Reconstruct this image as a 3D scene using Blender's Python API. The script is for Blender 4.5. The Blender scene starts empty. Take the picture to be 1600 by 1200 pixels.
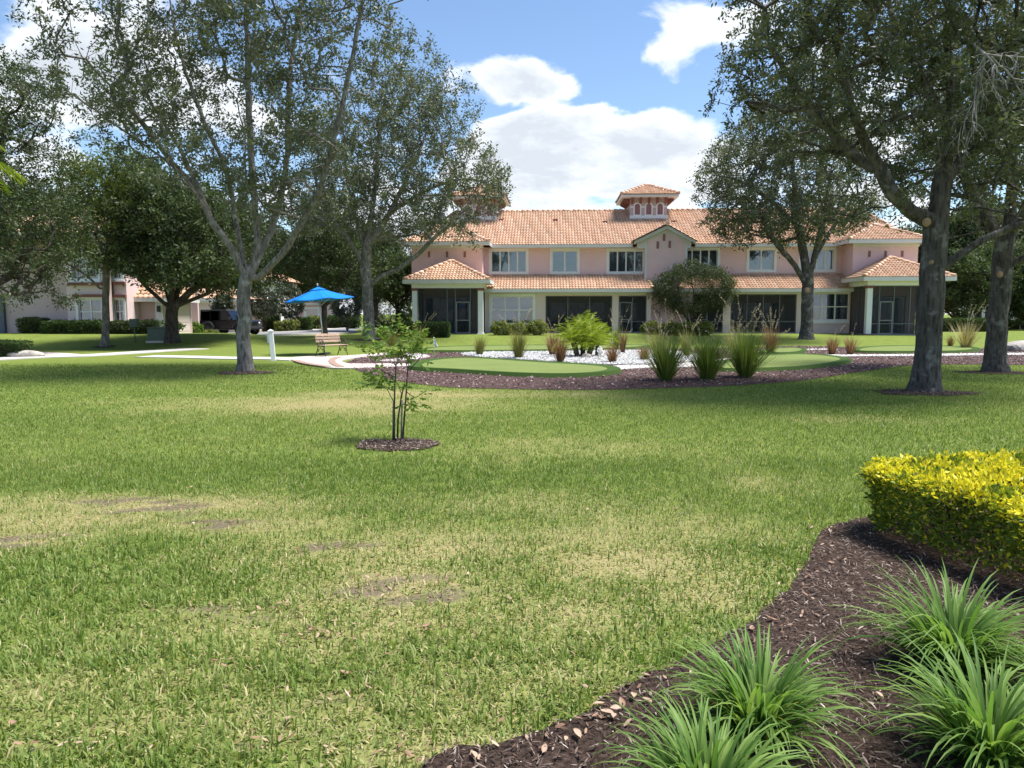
import bpy, math, random
import numpy as np
from mathutils import Vector, Quaternion
R = math.radians
random.seed(7); rng = np.random.default_rng(11)
scene = bpy.context.scene
COL = scene.collection

# ------------------------------------------------------------------ camera
F = 1150.0                     # focal length in photo pixels (1600 wide)
PITCH = math.atan(110.0 / F)
EYE = 1.6
cam = bpy.data.cameras.new('camera'); camo = bpy.data.objects.new('camera', cam); COL.objects.link(camo)
cam.sensor_width = 36.0; cam.lens = 36.0 * F / 1600.0; cam.clip_end = 3000.0; cam.clip_start = 0.05
camo.location = (0, 0, EYE); camo.rotation_euler = (math.pi / 2 - PITCH, 0, 0)
scene.camera = camo
CP, SP = math.cos(PITCH), math.sin(PITCH)

def ray(px, py):
    a = (px - 800.0) / F; b = (600.0 - py) / F
    return np.array([a, CP + b * SP, -SP + b * CP])

# ------------------------------------------------------------------ light
SUN_AZ, SUN_EL = 88.0, 68.0
sdir = Vector((math.sin(R(SUN_AZ)) * math.cos(R(SUN_EL)), math.cos(R(SUN_AZ)) * math.cos(R(SUN_EL)), math.sin(R(SUN_EL))))
sun = bpy.data.lights.new('sun', 'SUN'); sun.energy = 2.3; sun.angle = R(20); sun.color = (1.0, 0.97, 0.92)
suno = bpy.data.objects.new('sun', sun); COL.objects.link(suno)
suno.rotation_euler = (-sdir).to_track_quat('-Z', 'Y').to_euler(); suno.location = (0, 0, 60)
vs = scene.view_settings
vs.view_transform = 'Standard'; vs.look = 'None'; vs.gamma = 1.0; vs.use_curve_mapping = False; vs.exposure = 1.95
scene.cycles.use_denoising = True
scene.cycles.max_bounces = 8; scene.cycles.transparent_max_bounces = 24

world = bpy.data.worlds.new('World'); scene.world = world; world.use_nodes = True
def build_world():
    nt = world.node_tree; N = nt.nodes; L = nt.links; N.clear()
    out = N.new('ShaderNodeOutputWorld'); bg = N.new('ShaderNodeBackground'); L.new(bg.outputs[0], out.inputs[0])
    sky = N.new('ShaderNodeTexSky'); sky.sky_type = 'NISHITA'; sky.sun_disc = False
    sky.sun_elevation = R(SUN_EL); sky.sun_rotation = R(SUN_AZ); sky.air_density = 1.0; sky.dust_density = 0.3; sky.ozone_density = 1.4
    tc = N.new('ShaderNodeTexCoord')
    def math_(op, a, b=None, c=None):
        n = N.new('ShaderNodeMath'); n.operation = op
        for i, s in enumerate((a, b, c)):
            if s is None: continue
            if isinstance(s, (int, float)): n.inputs[i].default_value = s
            else: L.new(s, n.inputs[i])
        return n.outputs[0]
    sep = N.new('ShaderNodeSeparateXYZ'); L.new(tc.outputs['Generated'], sep.inputs[0])
    z = math_('MAXIMUM', sep.outputs[2], 0.0)
    den = math_('ADD', z, 0.22)
    comb = N.new('ShaderNodeCombineXYZ')
    L.new(math_('DIVIDE', sep.outputs[0], den), comb.inputs[0]); L.new(math_('DIVIDE', sep.outputs[1], den), comb.inputs[1])
    def noise(scale, detail, rough, off=(0, 0, 0), dist=0.0):
        m = N.new('ShaderNodeMapping'); m.inputs['Location'].default_value = off; L.new(comb.outputs[0], m.inputs[0])
        n = N.new('ShaderNodeTexNoise'); n.inputs['Scale'].default_value = scale; n.inputs['Detail'].default_value = detail
        n.inputs['Roughness'].default_value = rough; n.inputs['Distortion'].default_value = dist; L.new(m.outputs[0], n.inputs['Vector'])
        return n.outputs[0]
    n1 = noise(3.6, 10, 0.6, (3.1, 1.7, 0), 0.35)
    n2 = noise(1.1, 3, 0.5, (9.3, 4.2, 0))
    # cumulus masses: directions on the sky sphere where cloud is thicker or thinner
    bias = None
    wn = N.new('ShaderNodeTexNoise'); wn.inputs['Scale'].default_value = 14.0; wn.inputs['Detail'].default_value = 4.0; L.new(tc.outputs['Generated'], wn.inputs['Vector'])
    warp = N.new('ShaderNodeVectorMath'); warp.operation = 'MULTIPLY_ADD'; L.new(wn.outputs['Color'], warp.inputs[0]); warp.inputs[1].default_value = (.07, .07, .05)
    w0 = N.new('ShaderNodeVectorMath'); w0.operation = 'SUBTRACT'; L.new(tc.outputs['Generated'], w0.inputs[0]); w0.inputs[1].default_value = (.035, .035, .025); L.new(w0.outputs[0], warp.inputs[2])
    for px, py, rx, ry, w in ((930, 262, 210, 62, .42), (800, 235, 90, 60, .24), (1020, 205, 110, 45, .26), (870, 200, 80, 30, .16), (805, 122, 95, 34, .46), (880, 135, 45, 24, .2), (690, 118, 30, 18, .22), (1120, 40, 75, 28, .34),
                              (1045, 92, 45, 26, .34), (985, 32, 30, 10, .16), (150, 75, 130, 80, .38), (60, 120, 90, 70, .3), (240, 150, 110, 60, .3), (700, 20, 120, 70, -.25), (860, 40, 110, 40, -.22), (950, 125, 45, 30, -.3), (1010, 148, 60, 16, -.3), (1130, 150, 50, 30, -.2), (800, 170, 120, 10, -.2),
                              (190, 225, 60, 25, -.3), (40, 30, 60, 30, -.15), (1250, 80, 120, 80, .12), (640, 390, 160, 60, .4), (60, 260, 60, 30, .25), (1400, 250, 200, 120, .15)):
        d = ray(px, py); d = d / np.linalg.norm(d)
        sub = N.new('ShaderNodeVectorMath'); sub.operation = 'SUBTRACT'; L.new(warp.outputs[0], sub.inputs[0]); sub.inputs[1].default_value = tuple(d)
        scl = N.new('ShaderNodeVectorMath'); scl.operation = 'MULTIPLY'; L.new(sub.outputs[0], scl.inputs[0]); scl.inputs[1].default_value = (F / rx, F / rx, F / ry)
        ln = N.new('ShaderNodeVectorMath'); ln.operation = 'LENGTH'; L.new(scl.outputs[0], ln.inputs[0]); q = ln.outputs['Value']
        g = math_('MULTIPLY', math_('EXPONENT', math_('MULTIPLY', math_('MULTIPLY', q, q), -1.0)), w)
        bias = g if bias is None else math_('ADD', bias, g)
    dens = math_('ADD', math_('ADD', math_('MULTIPLY', n1, 0.95), math_('MULTIPLY', n2, 0.45)), math_('ADD', bias, math_('MULTIPLY', math_('MAXIMUM', math_('SUBTRACT', 0.22, z), 0.0), 1.1)))
    mr = N.new('ShaderNodeMapRange'); mr.interpolation_type = 'SMOOTHSTEP'
    mr.inputs['From Min'].default_value = 0.80; mr.inputs['From Max'].default_value = 0.98
    L.new(dens, mr.inputs['Value'])
    shade = N.new('ShaderNodeMapRange'); shade.inputs['From Min'].default_value = 1.05; shade.inputs['From Max'].default_value = 1.6
    L.new(math_('ADD', dens, math_('MULTIPLY', noise(6.5, 6, 0.6, (1, 2, 5)), 0.7)), shade.inputs['Value'])
    cr = N.new('ShaderNodeValToRGB'); L.new(shade.outputs[0], cr.inputs[0])
    cr.color_ramp.elements[0].color = (3.9, 4.0, 4.15, 1); cr.color_ramp.elements[1].color = (2.0, 2.17, 2.4, 1)
    e = cr.color_ramp.elements.new(0.45); e.color = (2.85, 2.98, 3.15, 1)
    mix = N.new('ShaderNodeMixRGB'); L.new(mr.outputs[0], mix.inputs[0]); skm = N.new('ShaderNodeMixRGB'); skm.blend_type = 'MULTIPLY'; skm.inputs[0].default_value = 1.0; skm.inputs[2].default_value = (.47, .50, .53, 1); L.new(sky.outputs[0], skm.inputs[1]); L.new(skm.outputs[0], mix.inputs[1]); L.new(cr.outputs[0], mix.inputs[2])
    L.new(mix.outputs[0], bg.inputs[0]); bg.inputs[1].default_value = 0.1
build_world()

# ------------------------------------------------------------------ terrain
def sm(t): t = np.clip(t, 0, 1); return t * t * (3 - 2 * t)
def H(x, y):
    x = np.asarray(x, float); y = np.asarray(y, float)
    xl = -19.5 - np.clip(y - 41, 0, 30) * 0.6
    corridor = sm((x - xl) / 2.5) * (1 - sm((x + 13.0) / 3.0))
    mound = 0.5 * sm((y - 33) / 7) * sm((-x - 11) / 5) * (1 - sm((y - 42) / 5))
    return np.maximum(0.3 * sm((y - 36) / 11) * (1 - corridor), mound)
def P(px, py, Y):               # point on a pixel's ray at depth Y
    d = ray(px, py); t = Y / d[1]
    return np.array([d[0] * t, Y, EYE + d[2] * t])
def G(px, py):                  # where a pixel's ray meets the ground
    d = ray(px, py); z = 0.0
    for _ in range(12):
        t = (z - EYE) / d[2]; x, y = d[0] * t, d[1] * t; z = 0.5 * z + 0.5 * float(H(x, y))
    return np.array([x, y, float(H(x, y))])

def hash2(ix, iy, s):
    h = (ix.astype(np.int64) * 374761393 + iy.astype(np.int64) * 668265263 + s * 1442695041) & 0xffffffff
    h = ((h ^ (h >> 13)) * 1274126177) & 0xffffffff
    return ((h ^ (h >> 16)) & 0xffff) / 65535.0
def vn(x, y, sc, s=0, oct=3):
    x = np.asarray(x, float) * sc; y = np.asarray(y, float) * sc; r = 0; a = 1; tot = 0
    for o in range(oct):
        ix, iy = np.floor(x), np.floor(y); fx, fy = x - ix, y - iy
        fx = fx * fx * (3 - 2 * fx); fy = fy * fy * (3 - 2 * fy)
        v = (hash2(ix, iy, s + o) * (1 - fx) + hash2(ix + 1, iy, s + o) * fx) * (1 - fy) + (hash2(ix, iy + 1, s + o) * (1 - fx) + hash2(ix + 1, iy + 1, s + o) * fx) * fy
        r = r + a * v; tot += a; a *= .5; x = x * 2.03; y = y * 2.03
    return r / tot

# ------------------------------------------------------------------ mesh helpers
def new_obj(name, me, mats=(), parent=None):
    o = bpy.data.objects.new(name, me); COL.objects.link(o)
    for m in mats: me.materials.append(m)
    if parent is not None: o.parent = parent
    return o
def mesh_np(name, V, Fc, rnd=None, smooth=False, extra=None):
    V = np.asarray(V, np.float32); Fc = np.asarray(Fc, np.int32)
    me = bpy.data.meshes.new(name); k = Fc.shape[1]
    me.vertices.add(len(V)); me.vertices.foreach_set('co', V.ravel())
    me.loops.add(Fc.size); me.loops.foreach_set('vertex_index', Fc.ravel())
    me.polygons.add(len(Fc)); me.polygons.foreach_set('loop_start', np.arange(0, Fc.size, k, dtype=np.int32))
    try: me.polygons.foreach_set('loop_total', np.full(len(Fc), k, np.int32))
    except Exception: pass
    if smooth: me.polygons.foreach_set('use_smooth', np.ones(len(Fc), bool))
    if rnd is not None:
        a = me.attributes.new('rnd', 'FLOAT', 'FACE'); a.data.foreach_set('value', np.asarray(rnd, np.float32))
    for nm, arr in (extra or {}).items():
        a = me.attributes.new(nm, 'FLOAT', 'POINT'); a.data.foreach_set('value', np.asarray(arr, np.float32))
    me.update(calc_edges=True); me.validate()
    return me
class MB:
    def __init__(s): s.v = []; s.f = []; s.r = []; s.sm = []
    def add(s, vs_, fs, r=None, smooth=False):
        b = len(s.v); s.v += [tuple(map(float, q)) for q in vs_]
        rr = random.random() if r is None else r
        for f in fs: s.f.append([b + i for i in f]); s.r.append(rr); s.sm.append(smooth)
        return s
    def box(s, a, b, r=None):
        x0, x1 = sorted((a[0], b[0])); y0, y1 = sorted((a[1], b[1])); z0, z1 = sorted((a[2], b[2]))
        return s.add([(x0, y0, z0), (x1, y0, z0), (x1, y1, z0), (x0, y1, z0), (x0, y0, z1), (x1, y0, z1), (x1, y1, z1), (x0, y1, z1)],
                     [(3, 2, 1, 0), (4, 5, 6, 7), (0, 1, 5, 4), (1, 2, 6, 5), (2, 3, 7, 6), (3, 0, 4, 7)], r)
    def prism(s, poly, y0, y1, axis='y', r=None):   # poly in (x,z), extruded in y  (or axis z: poly in (x,y))
        n = len(poly)
        if axis == 'y': vv = [(p[0], y0, p[1]) for p in poly] + [(p[0], y1, p[1]) for p in poly]
        elif axis == 'z': vv = [(p[0], p[1], y0) for p in poly] + [(p[0], p[1], y1) for p in poly]
        else: vv = [(y0, p[0], p[1]) for p in poly] + [(y1, p[0], p[1]) for p in poly]
        return s.add(vv, [tuple(range(n)), tuple(range(2 * n - 1, n - 1, -1))] + [(i, n + i, n + (i + 1) % n, (i + 1) % n) for i in range(n)], r)
    def tube(s, pts, rad, n=8, cap=True, r=None):
        pts = [Vector(p) for p in pts]
        if not hasattr(rad, '__len__'): rad = [rad] * len(pts)
        vv = []; ref = None
        for i, p in enumerate(pts):
            t = (pts[min(i + 1, len(pts) - 1)] - pts[max(i - 1, 0)]).normalized()
            if ref is None: ref = t.orthogonal().normalized()
            ref = (ref - t * ref.dot(t)).normalized(); b = t.cross(ref)
            for k in range(n):
                a = 2 * math.pi * k / n; vv.append(p + (ref * math.cos(a) + b * math.sin(a)) * rad[i])
        fs = [(i * n + k, i * n + (k + 1) % n, (i + 1) * n + (k + 1) % n, (i + 1) * n + k) for i in range(len(pts) - 1) for k in range(n)]
        rr = random.random() if r is None else r
        s.add(vv, fs, rr, True)
        if cap:
            b = len(s.v) - len(vv); m = len(pts)
            s.f.append([b + k for k in range(n - 1, -1, -1)]); s.f.append([b + (m - 1) * n + k for k in range(n)]); s.r += [rr, rr]; s.sm += [False, False]
        return s
    def lathe(s, prof, n=16, c=(0, 0, 0), r=None):   # prof: (radius,z)
        vv = [(c[0] + q[0] * math.cos(2 * math.pi * k / n), c[1] + q[0] * math.sin(2 * math.pi * k / n), c[2] + q[1]) for q in prof for k in range(n)]
        fs = [(i * n + k, i * n + (k + 1) % n, (i + 1) * n + (k + 1) % n, (i + 1) * n + k) for i in range(len(prof) - 1) for k in range(n)]
        return s.add(vv, fs, r, True)
    def build(s, name, mat, parent=None, bevel=0):
        me = bpy.data.meshes.new(name); me.from_pydata(s.v, [], s.f)
        a = me.attributes.new('rnd', 'FLOAT', 'FACE'); a.data.foreach_set('value', s.r)
        me.polygons.foreach_set('use_smooth', s.sm); me.update()
        o = new_obj(name, me, [mat], parent)
        if bevel:
            m = o.modifiers.new('bevel', 'BEVEL'); m.width = bevel; m.segments = 2; m.limit_method = 'ANGLE'
        return o
def tag(o, label=None, cat=None, group=None, kind=None):
    if label: o['label'] = label
    if cat: o['category'] = cat
    if group: o['group'] = group
    if kind: o['kind'] = kind
    return o
def thing(name, label, cat, loc=(0, 0, 0), rz=0, group=None):
    o = bpy.data.objects.new(name, None); COL.objects.link(o); o.empty_display_size = .2
    o.location = tuple(loc); o.rotation_euler = (0, 0, rz)
    return tag(o, label, cat, group)
def copy_tree(o, parent=None):
    c = o.copy(); COL.objects.link(c); c.parent = parent
    for ch in list(o.children): copy_tree(ch, c)
    return c

# ------------------------------------------------------------------ materials
MATS = {}
class NT:
    def __init__(s, name):
        s.m = bpy.data.materials.new(name); s.m.use_nodes = True; s.t = s.m.node_tree; s.n = s.t.nodes; s.l = s.t.links; s.n.clear()
        s.out = s.n.new('ShaderNodeOutputMaterial'); MATS[name] = s.m
    def node(s, t, **k):
        n = s.n.new(t)
        for a, b in k.items():
            if a in n.inputs: n.inputs[a].default_value = b
            else: setattr(n, a, b)
        return n
    def link(s, a, b): s.l.new(a, b)
    def pos(s):
        return s.node('ShaderNodeNewGeometry').outputs['Position']
    def noise(s, scale, detail=4, rough=.55, vec=None, stretch=None):
        n = s.node('ShaderNodeTexNoise', Scale=scale, Detail=detail, Roughness=rough)
        v = vec or s.pos()
        if stretch:
            mp = s.node('ShaderNodeMapping'); mp.inputs['Scale'].default_value = stretch; s.link(v, mp.inputs[0]); v = mp.outputs[0]
        s.link(v, n.inputs['Vector']); return n.outputs[0]
    def attr(s, nm): return s.node('ShaderNodeAttribute', attribute_name=nm).outputs['Fac']
    def ramp(s, fac, stops):
        n = s.node('ShaderNodeValToRGB'); el = n.color_ramp.elements
        while len(el) < len(stops): el.new(.5)
        for e, (p, c) in zip(el, stops): e.position = p; e.color = (*c, 1)
        s.link(fac, n.inputs[0]); return n.outputs[0]
    def mix(s, fac, a, b, mode='MIX'):
        n = s.node('ShaderNodeMixRGB', blend_type=mode)
        for i, q in ((0, fac), (1, a), (2, b)):
            if isinstance(q, (int, float)): n.inputs[i].default_value = q
            elif isinstance(q, tuple): n.inputs[i].default_value = (*q, 1)
            else: s.link(q, n.inputs[i])
        return n.outputs[0]
    def mapr(s, v, a, b, c=0., d=1.):
        n = s.node('ShaderNodeMapRange'); n.inputs[1].default_value = a; n.inputs[2].default_value = b; n.inputs[3].default_value = c; n.inputs[4].default_value = d
        s.link(v, n.inputs[0]); return n.outputs[0]
    def bump(s, h, dist, strength=1.):
        n = s.node('ShaderNodeBump', Distance=dist, Strength=strength); s.link(h, n.inputs['Height']); return n.outputs[0]
    def pbr(s, col, rough=.7, spec=.4, normal=None, metal=0., **k):
        b = s.node('ShaderNodeBsdfPrincipled')
        if isinstance(col, tuple): b.inputs['Base Color'].default_value = (*col, 1)
        else: s.link(col, b.inputs['Base Color'])
        if isinstance(rough, (int, float)): b.inputs['Roughness'].default_value = rough
        else: s.link(rough, b.inputs['Roughness'])
        b.inputs['Specular IOR Level'].default_value = spec; b.inputs['Metallic'].default_value = metal
        for a, v in k.items(): b.inputs[a].default_value = v
        if normal: s.link(normal, b.inputs['Normal'])
        return b.outputs[0]
    def done(s, sh): s.link(sh, s.out.inputs[0]); return s.m

def simple(name, col, rough=.6, spec=.4, var=.12, vscale=3., bump=0., bscale=60., metal=0., rndvar=0.):
    t = NT(name)
    c = t.mix(t.mapr(t.noise(vscale, 5), .3, .7), tuple(x * (1 - var) for x in col), tuple(min(1, x * (1 + var)) for x in col))
    if rndvar: c = t.mix(1., c, t.ramp(t.attr('rnd'), [(0, (1 - rndvar,) * 3), (1, (1 + rndvar * .5,) * 3)]), 'MULTIPLY')
    nb = t.bump(t.noise(bscale, 4), bump) if bump else None
    return t.done(t.pbr(c, rough, spec, nb, metal))
def leafy(name, stops, trans=.35, rough=.5, spec=.25, big=None):
    t = NT(name)
    c = t.ramp(t.attr('rnd'), stops)
    if big: c = t.mix(1., c, t.ramp(t.noise(big, 3), [(.3, (.72, .76, .72)), (.7, (1.2, 1.16, 1.05))]), 'MULTIPLY')
    p = t.pbr(c, rough, spec); tr = t.node('ShaderNodeBsdfTranslucent'); t.link(t.mix(1., c, (1.35, 1.4, .75), 'MULTIPLY'), tr.inputs[0])
    m = t.node('ShaderNodeMixShader'); m.inputs[0].default_value = trans; t.link(p, m.inputs[1]); t.link(tr.outputs[0], m.inputs[2])
    return t.done(m.outputs[0])
leafy('leaf_oak', [(0, (.058, .074, .044)), (.5, (.100, .118, .068)), (.9, (.150, .166, .10)), (1, (.21, .195, .125))], .34, rough=.42, spec=.45, big=.35)
leafy('leaf_oak_warm', [(0, (.07, .10, .028)), (.6, (.125, .165, .046)), (1, (.19, .21, .075))], .40, big=.4)
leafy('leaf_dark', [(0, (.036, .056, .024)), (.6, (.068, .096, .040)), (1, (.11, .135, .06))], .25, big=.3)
leafy('leaf_magnolia', [(0, (.05, .065, .04)), (.6, (.09, .105, .065)), (1, (.17, .165, .11))], .15, rough=.35, spec=.5)
leafy('leaf_bg', [(0, (.040, .060, .026)), (.6, (.075, .105, .042)), (1, (.12, .145, .062))], .3, big=.15)
leafy('leaf_hedge', [(0, (.028, .055, .016)), (.6, (.055, .10, .026)), (1, (.10, .15, .045))], .3)
leafy('leaf_variegated', [(0, (.05, .085, .02)), (.5, (.11, .15, .035)), (.75, (.28, .28, .08)), (1, (.42, .36, .13))], .3)
leafy('leaf_sapling', [(0, (.06, .13, .022)), (.6, (.12, .20, .035)), (1, (.24, .28, .06))], .4)
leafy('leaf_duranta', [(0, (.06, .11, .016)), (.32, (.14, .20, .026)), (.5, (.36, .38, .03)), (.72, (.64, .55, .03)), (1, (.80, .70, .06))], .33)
leafy('leaf_liriope', [(0, (.07, .15, .03)), (.6, (.14, .24, .05)), (.93, (.20, .295, .075)), (.95, (.34, .33, .05)), (1, (.45, .36, .07))], .40, rough=.5, spec=.22)
leafy('blade_green', [(0, (.085, .145, .026)), (.6, (.16, .215, .048)), (1, (.27, .29, .08))], .4)
leafy('blade_olive', [(0, (.10, .12, .03)), (.5, (.20, .20, .055)), (1, (.36, .31, .12))], .3)
leafy('blade_brown', [(0, (.10, .05, .025)), (.5, (.22, .115, .06)), (1, (.38, .24, .13))], .25)
leafy('blade_straw', [(0, (.28, .22, .09)), (.5, (.42, .35, .17)), (1, (.55, .48, .28))], .25)
leafy('plume', [(0, (.30, .24, .17)), (1, (.52, .45, .36))], .3)
leafy('leaf_palm', [(0, (.13, .20, .015)), (.6, (.25, .33, .022)), (1, (.40, .42, .05))], .4)
leafy('leaf_red', [(0, (.08, .012, .016)), (1, (.22, .03, .04))], .3)
leafy('grass_blade', [(0, (.088, .150, .026)), (.30, (.143, .213, .042)), (.52, (.205, .262, .066)), (.7, (.31, .31, .12)), (.88, (.47, .41, .22)), (1, (.40, .30, .18))], .33, rough=.5, spec=.2)
leafy('dry_leaf', [(0, (.16, .085, .05)), (.5, (.33, .20, .13)), (1, (.52, .38, .28))], .2)

def mk_bark(name, c0, c1, lichen):
    t = NT(name); p = t.pos()
    n = t.noise(9, 8, .68, p, (1, 1, .28)); w = t.node('ShaderNodeTexVoronoi', Scale=16.0)
    mp = t.node('ShaderNodeMapping'); mp.inputs['Scale'].default_value = (1, 1, .22); t.link(p, mp.inputs[0]); t.link(mp.outputs[0], w.inputs['Vector'])
    c = t.mix(t.mapr(n, .35, .66), c0, c1)
    c = t.mix(t.mapr(w.outputs['Distance'], .15, .55), t.mix(.55, c, (.02, .018, .016)), c)
    c = t.mix(t.mapr(t.noise(3.2, 6, .65), .54, .66), c, lichen)
    h = t.mix(.5, n, w.outputs['Distance'])
    return t.done(t.pbr(c, .92, .15, t.bump(h, .07, 1.)))
mk_bark('bark_grey', (.13, .115, .10), (.28, .255, .225), (.34, .325, .29))
mk_bark('bark_dark', (.055, .048, .042), (.145, .13, .115), (.22, .205, .185))
mk_bark('bark_pale', (.22, .205, .18), (.33, .31, .28), (.36, .34, .31))
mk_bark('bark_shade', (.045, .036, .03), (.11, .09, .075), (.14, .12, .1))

def mk_lawn():
    t = NT('lawn_ground'); d = t.attr('dead'); p = t.pos()
    fine = t.noise(38, 4, .7, p, (1, .55, 1)); mid = t.noise(1.7, 4, .6)
    g = t.ramp(fine, [(.28, (.085, .118, .024)), (.52, (.15, .195, .042)), (.74, (.225, .26, .075))])
    g = t.mix(1., g, t.ramp(mid, [(.3, (.82, .86, .8)), (.7, (1.16, 1.1, 1.05))]), 'MULTIPLY')
    s = t.ramp(t.noise(55, 4, .7), [(.3, (.17, .13, .065)), (.55, (.33, .28, .13)), (.75, (.45, .39, .21))])
    c = t.mix(t.mapr(d, .12, .75, 0, .85), g, s)
    soil = t.ramp(t.noise(40, 5, .7), [(.3, (.06, .045, .032)), (.6, (.17, .13, .095)), (.8, (.30, .25, .19))])
    sn = t.node('ShaderNodeMath', operation='MULTIPLY_ADD'); t.link(t.noise(22, 5, .7), sn.inputs[0]); sn.inputs[1].default_value = 1.1; t.link(t.attr('soil'), sn.inputs[2])
    c = t.mix(t.mapr(sn.outputs[0], .80, 1.25, 0, .85), c, soil)
    return t.done(t.pbr(c, .95, .08, t.bump(fine, .03, .9)))
mk_lawn()
def mk_mulch(name, cols, sc):
    t = NT(name); n = t.noise(sc, 6, .75); w = t.node('ShaderNodeTexVoronoi', Scale=sc * .8); t.link(t.pos(), w.inputs['Vector'])
    c = t.mix(.6, t.ramp(n, cols), t.mapr(w.outputs['Distance'], 0, .6), 'SOFT_LIGHT')
    return t.done(t.pbr(c, .95, .1, t.bump(n, .03, 1.)))
mk_mulch('mulch_ground', [(.3, (.022, .014, .011)), (.55, (.06, .04, .031)), (.75, (.12, .085, .068))], 55)
mk_mulch('mulch_red', [(.3, (.03, .018, .016)), (.55, (.075, .046, .043)), (.75, (.15, .10, .092))], 24)
def mk_rnd(name, stops, rough=.85, spec=.2, bs=80, bd=.004):
    t = NT(name); c = t.ramp(t.attr('rnd'), stops)
    c = t.mix(1., c, t.ramp(t.noise(bs * .5, 4), [(.3, (.75,) * 3), (.7, (1.2,) * 3)]), 'MULTIPLY')
    return t.done(t.pbr(c, rough, spec, t.bump(t.noise(bs, 4), bd)))
mk_rnd('chip_brown', [(0, (.030, .019, .015)), (.45, (.092, .062, .049)), (.8, (.19, .14, .115)), (.93, (.30, .24, .20)), (1, (.48, .40, .34))])
mk_rnd('chip_red', [(0, (.034, .021, .019)), (.5, (.092, .060, .055)), (.85, (.17, .12, .11)), (1, (.45, .36, .34))])
mk_rnd('pebble_white', [(0, (.16, .16, .17)), (.35, (.34, .34, .34)), (1, (.54, .53, .52))])
simple('gravel_base', (.30, .30, .30), .9, .1, .2, 30, .02, 45)
def mk_green(name, col):
    t = NT(name); n = t.noise(160, 3, .7); c = t.mix(t.mapr(n, .3, .7), tuple(x * .8 for x in col), tuple(x * 1.2 for x in col))
    c = t.mix(1., c, t.ramp(t.noise(.9, 4), [(.3, (.92, .93, .9)), (.7, (1.08, 1.05, 1.0))]), 'MULTIPLY')
    return t.done(t.pbr(c, .9, .1, t.bump(n, .006)))
mk_green('turf_green', (.150, .190, .062)); mk_green('turf_fringe', (.045, .082, .020))
simple('concrete', (.50, .47, .44), .85, .2, .1, 1.2, .004, 70)
simple('concrete_pink', (.47, .40, .365), .85, .2, .12, 1.5, .004, 70)
simple('paver', (.45, .30, .24), .85, .2, .15, 4, .004, 60, rndvar=.3)
simple('asphalt', (.16, .165, .175), .85, .3, .12, 2, .006, 90)
def mk_stucco(name, col):
    t = NT(name); c = t.mix(t.mapr(t.noise(.6, 6, .65), .3, .7), tuple(x * .93 for x in col), tuple(min(1, x * 1.05) for x in col))
    streak = t.noise(1.6, 5, .6, None, (2.2, 2.2, .12)); c = t.mix(t.mapr(streak, .56, .8, 0, .22), c, tuple(x * .72 for x in col))
    return t.done(t.pbr(c, .9, .15, t.bump(t.noise(38, 5, .7), .006)))
mk_stucco('stucco_pink', (.83, .58, .575)); mk_stucco('stucco_low', (.76, .60, .58)); mk_stucco('stucco_tan', (.60, .46, .425)); mk_stucco('stucco_white', (.80, .755, .73)); mk_stucco('stucco_cupola', (.56, .44, .41))
simple('trim_grey', (.68, .66, .64), .6, .3, .05); simple('trim_white', (.84, .82, .81), .5, .4, .03)
simple('brown_trim', (.24, .10, .085), .7, .2, .1); simple('slit_brown', (.30, .15, .14), .8, .2, .1)
simple('shutter_brown', (.27, .14, .14), .7, .3, .1)
def mk_tile():
    t = NT('roof_tile')
    c = t.ramp(t.attr('rnd'), [(0, (.44, .265, .175)), (.3, (.58, .365, .245)), (.6, (.635, .415, .285)), (.85, (.69, .485, .355)), (1, (.75, .58, .46))])
    c = t.mix(1., c, t.ramp(t.noise(.5, 5, .65), [(.3, (.88, .88, .88)), (.7, (1.08, 1.05, 1.02))]), 'MULTIPLY')
    return t.done(t.pbr(c, .82, .2, t.bump(t.noise(30, 4), .004)))
mk_tile()
simple('tile_under', (.13, .07, .05), .9, .1)
def mk_glass(name, tint, gl=.5, base=.10):
    t = NT(name); tr = t.node('ShaderNodeBsdfTransparent'); tr.inputs[0].default_value = (*tint, 1)
    g = t.node('ShaderNodeBsdfGlossy', Roughness=.03); g.inputs[0].default_value = (.9, .95, 1, 1)
    f = t.node('ShaderNodeFresnel', IOR=1.5); m = t.node('ShaderNodeMixShader'); t.link(t.mapr(f.outputs[0], 0, 1, base, gl), m.inputs[0])
    t.link(tr.outputs[0], m.inputs[1]); t.link(g.outputs[0], m.inputs[2]); return t.done(m.outputs[0])
mk_glass('window_glass', (.60, .65, .70), .8, .09); mk_glass('door_glass', (.22, .24, .27), .8, .08); mk_glass('car_glass', (.02, .022, .024), .9, .06)
def mk_screen():
    t = NT('screen_mesh'); tr = t.node('ShaderNodeBsdfTransparent'); tr.inputs[0].default_value = (.95, .95, .95, 1)
    d = t.node('ShaderNodeBsdfDiffuse'); d.inputs[0].default_value = (.048, .053, .064, 1); m = t.node('ShaderNodeMixShader')
    m.inputs[0].default_value = .42; t.link(tr.outputs[0], m.inputs[1]); t.link(d.outputs[0], m.inputs[2]); return t.done(m.outputs[0])
mk_screen()
simple('door_frame', (.22, .22, .23), .5, .4, .05); simple('screen_frame', (.13, .13, .135), .5, .4, .05); simple('blind_white', (.50, .52, .54), .6, .3, .03, rndvar=.12); simple('blind_grey', (.34, .36, .39), .6, .3, .05, rndvar=.15)
simple('room_dark', (.10, .095, .09), .9, .1); simple('porch_floor', (.40, .38, .36), .8, .2)
simple('garage_door', (.72, .60, .56), .6, .3, .04)
simple('vinyl_white', (.82, .83, .84), .4, .5, .04); simple('umbrella_blue', (.004, .17, .62), .75, .2, .08, 2., .003, 200)
simple('aluminium', (.62, .62, .60), .4, .5, .05, metal=.5); simple('iron_black', (.018, .018, .018), .45, .5)
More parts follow.
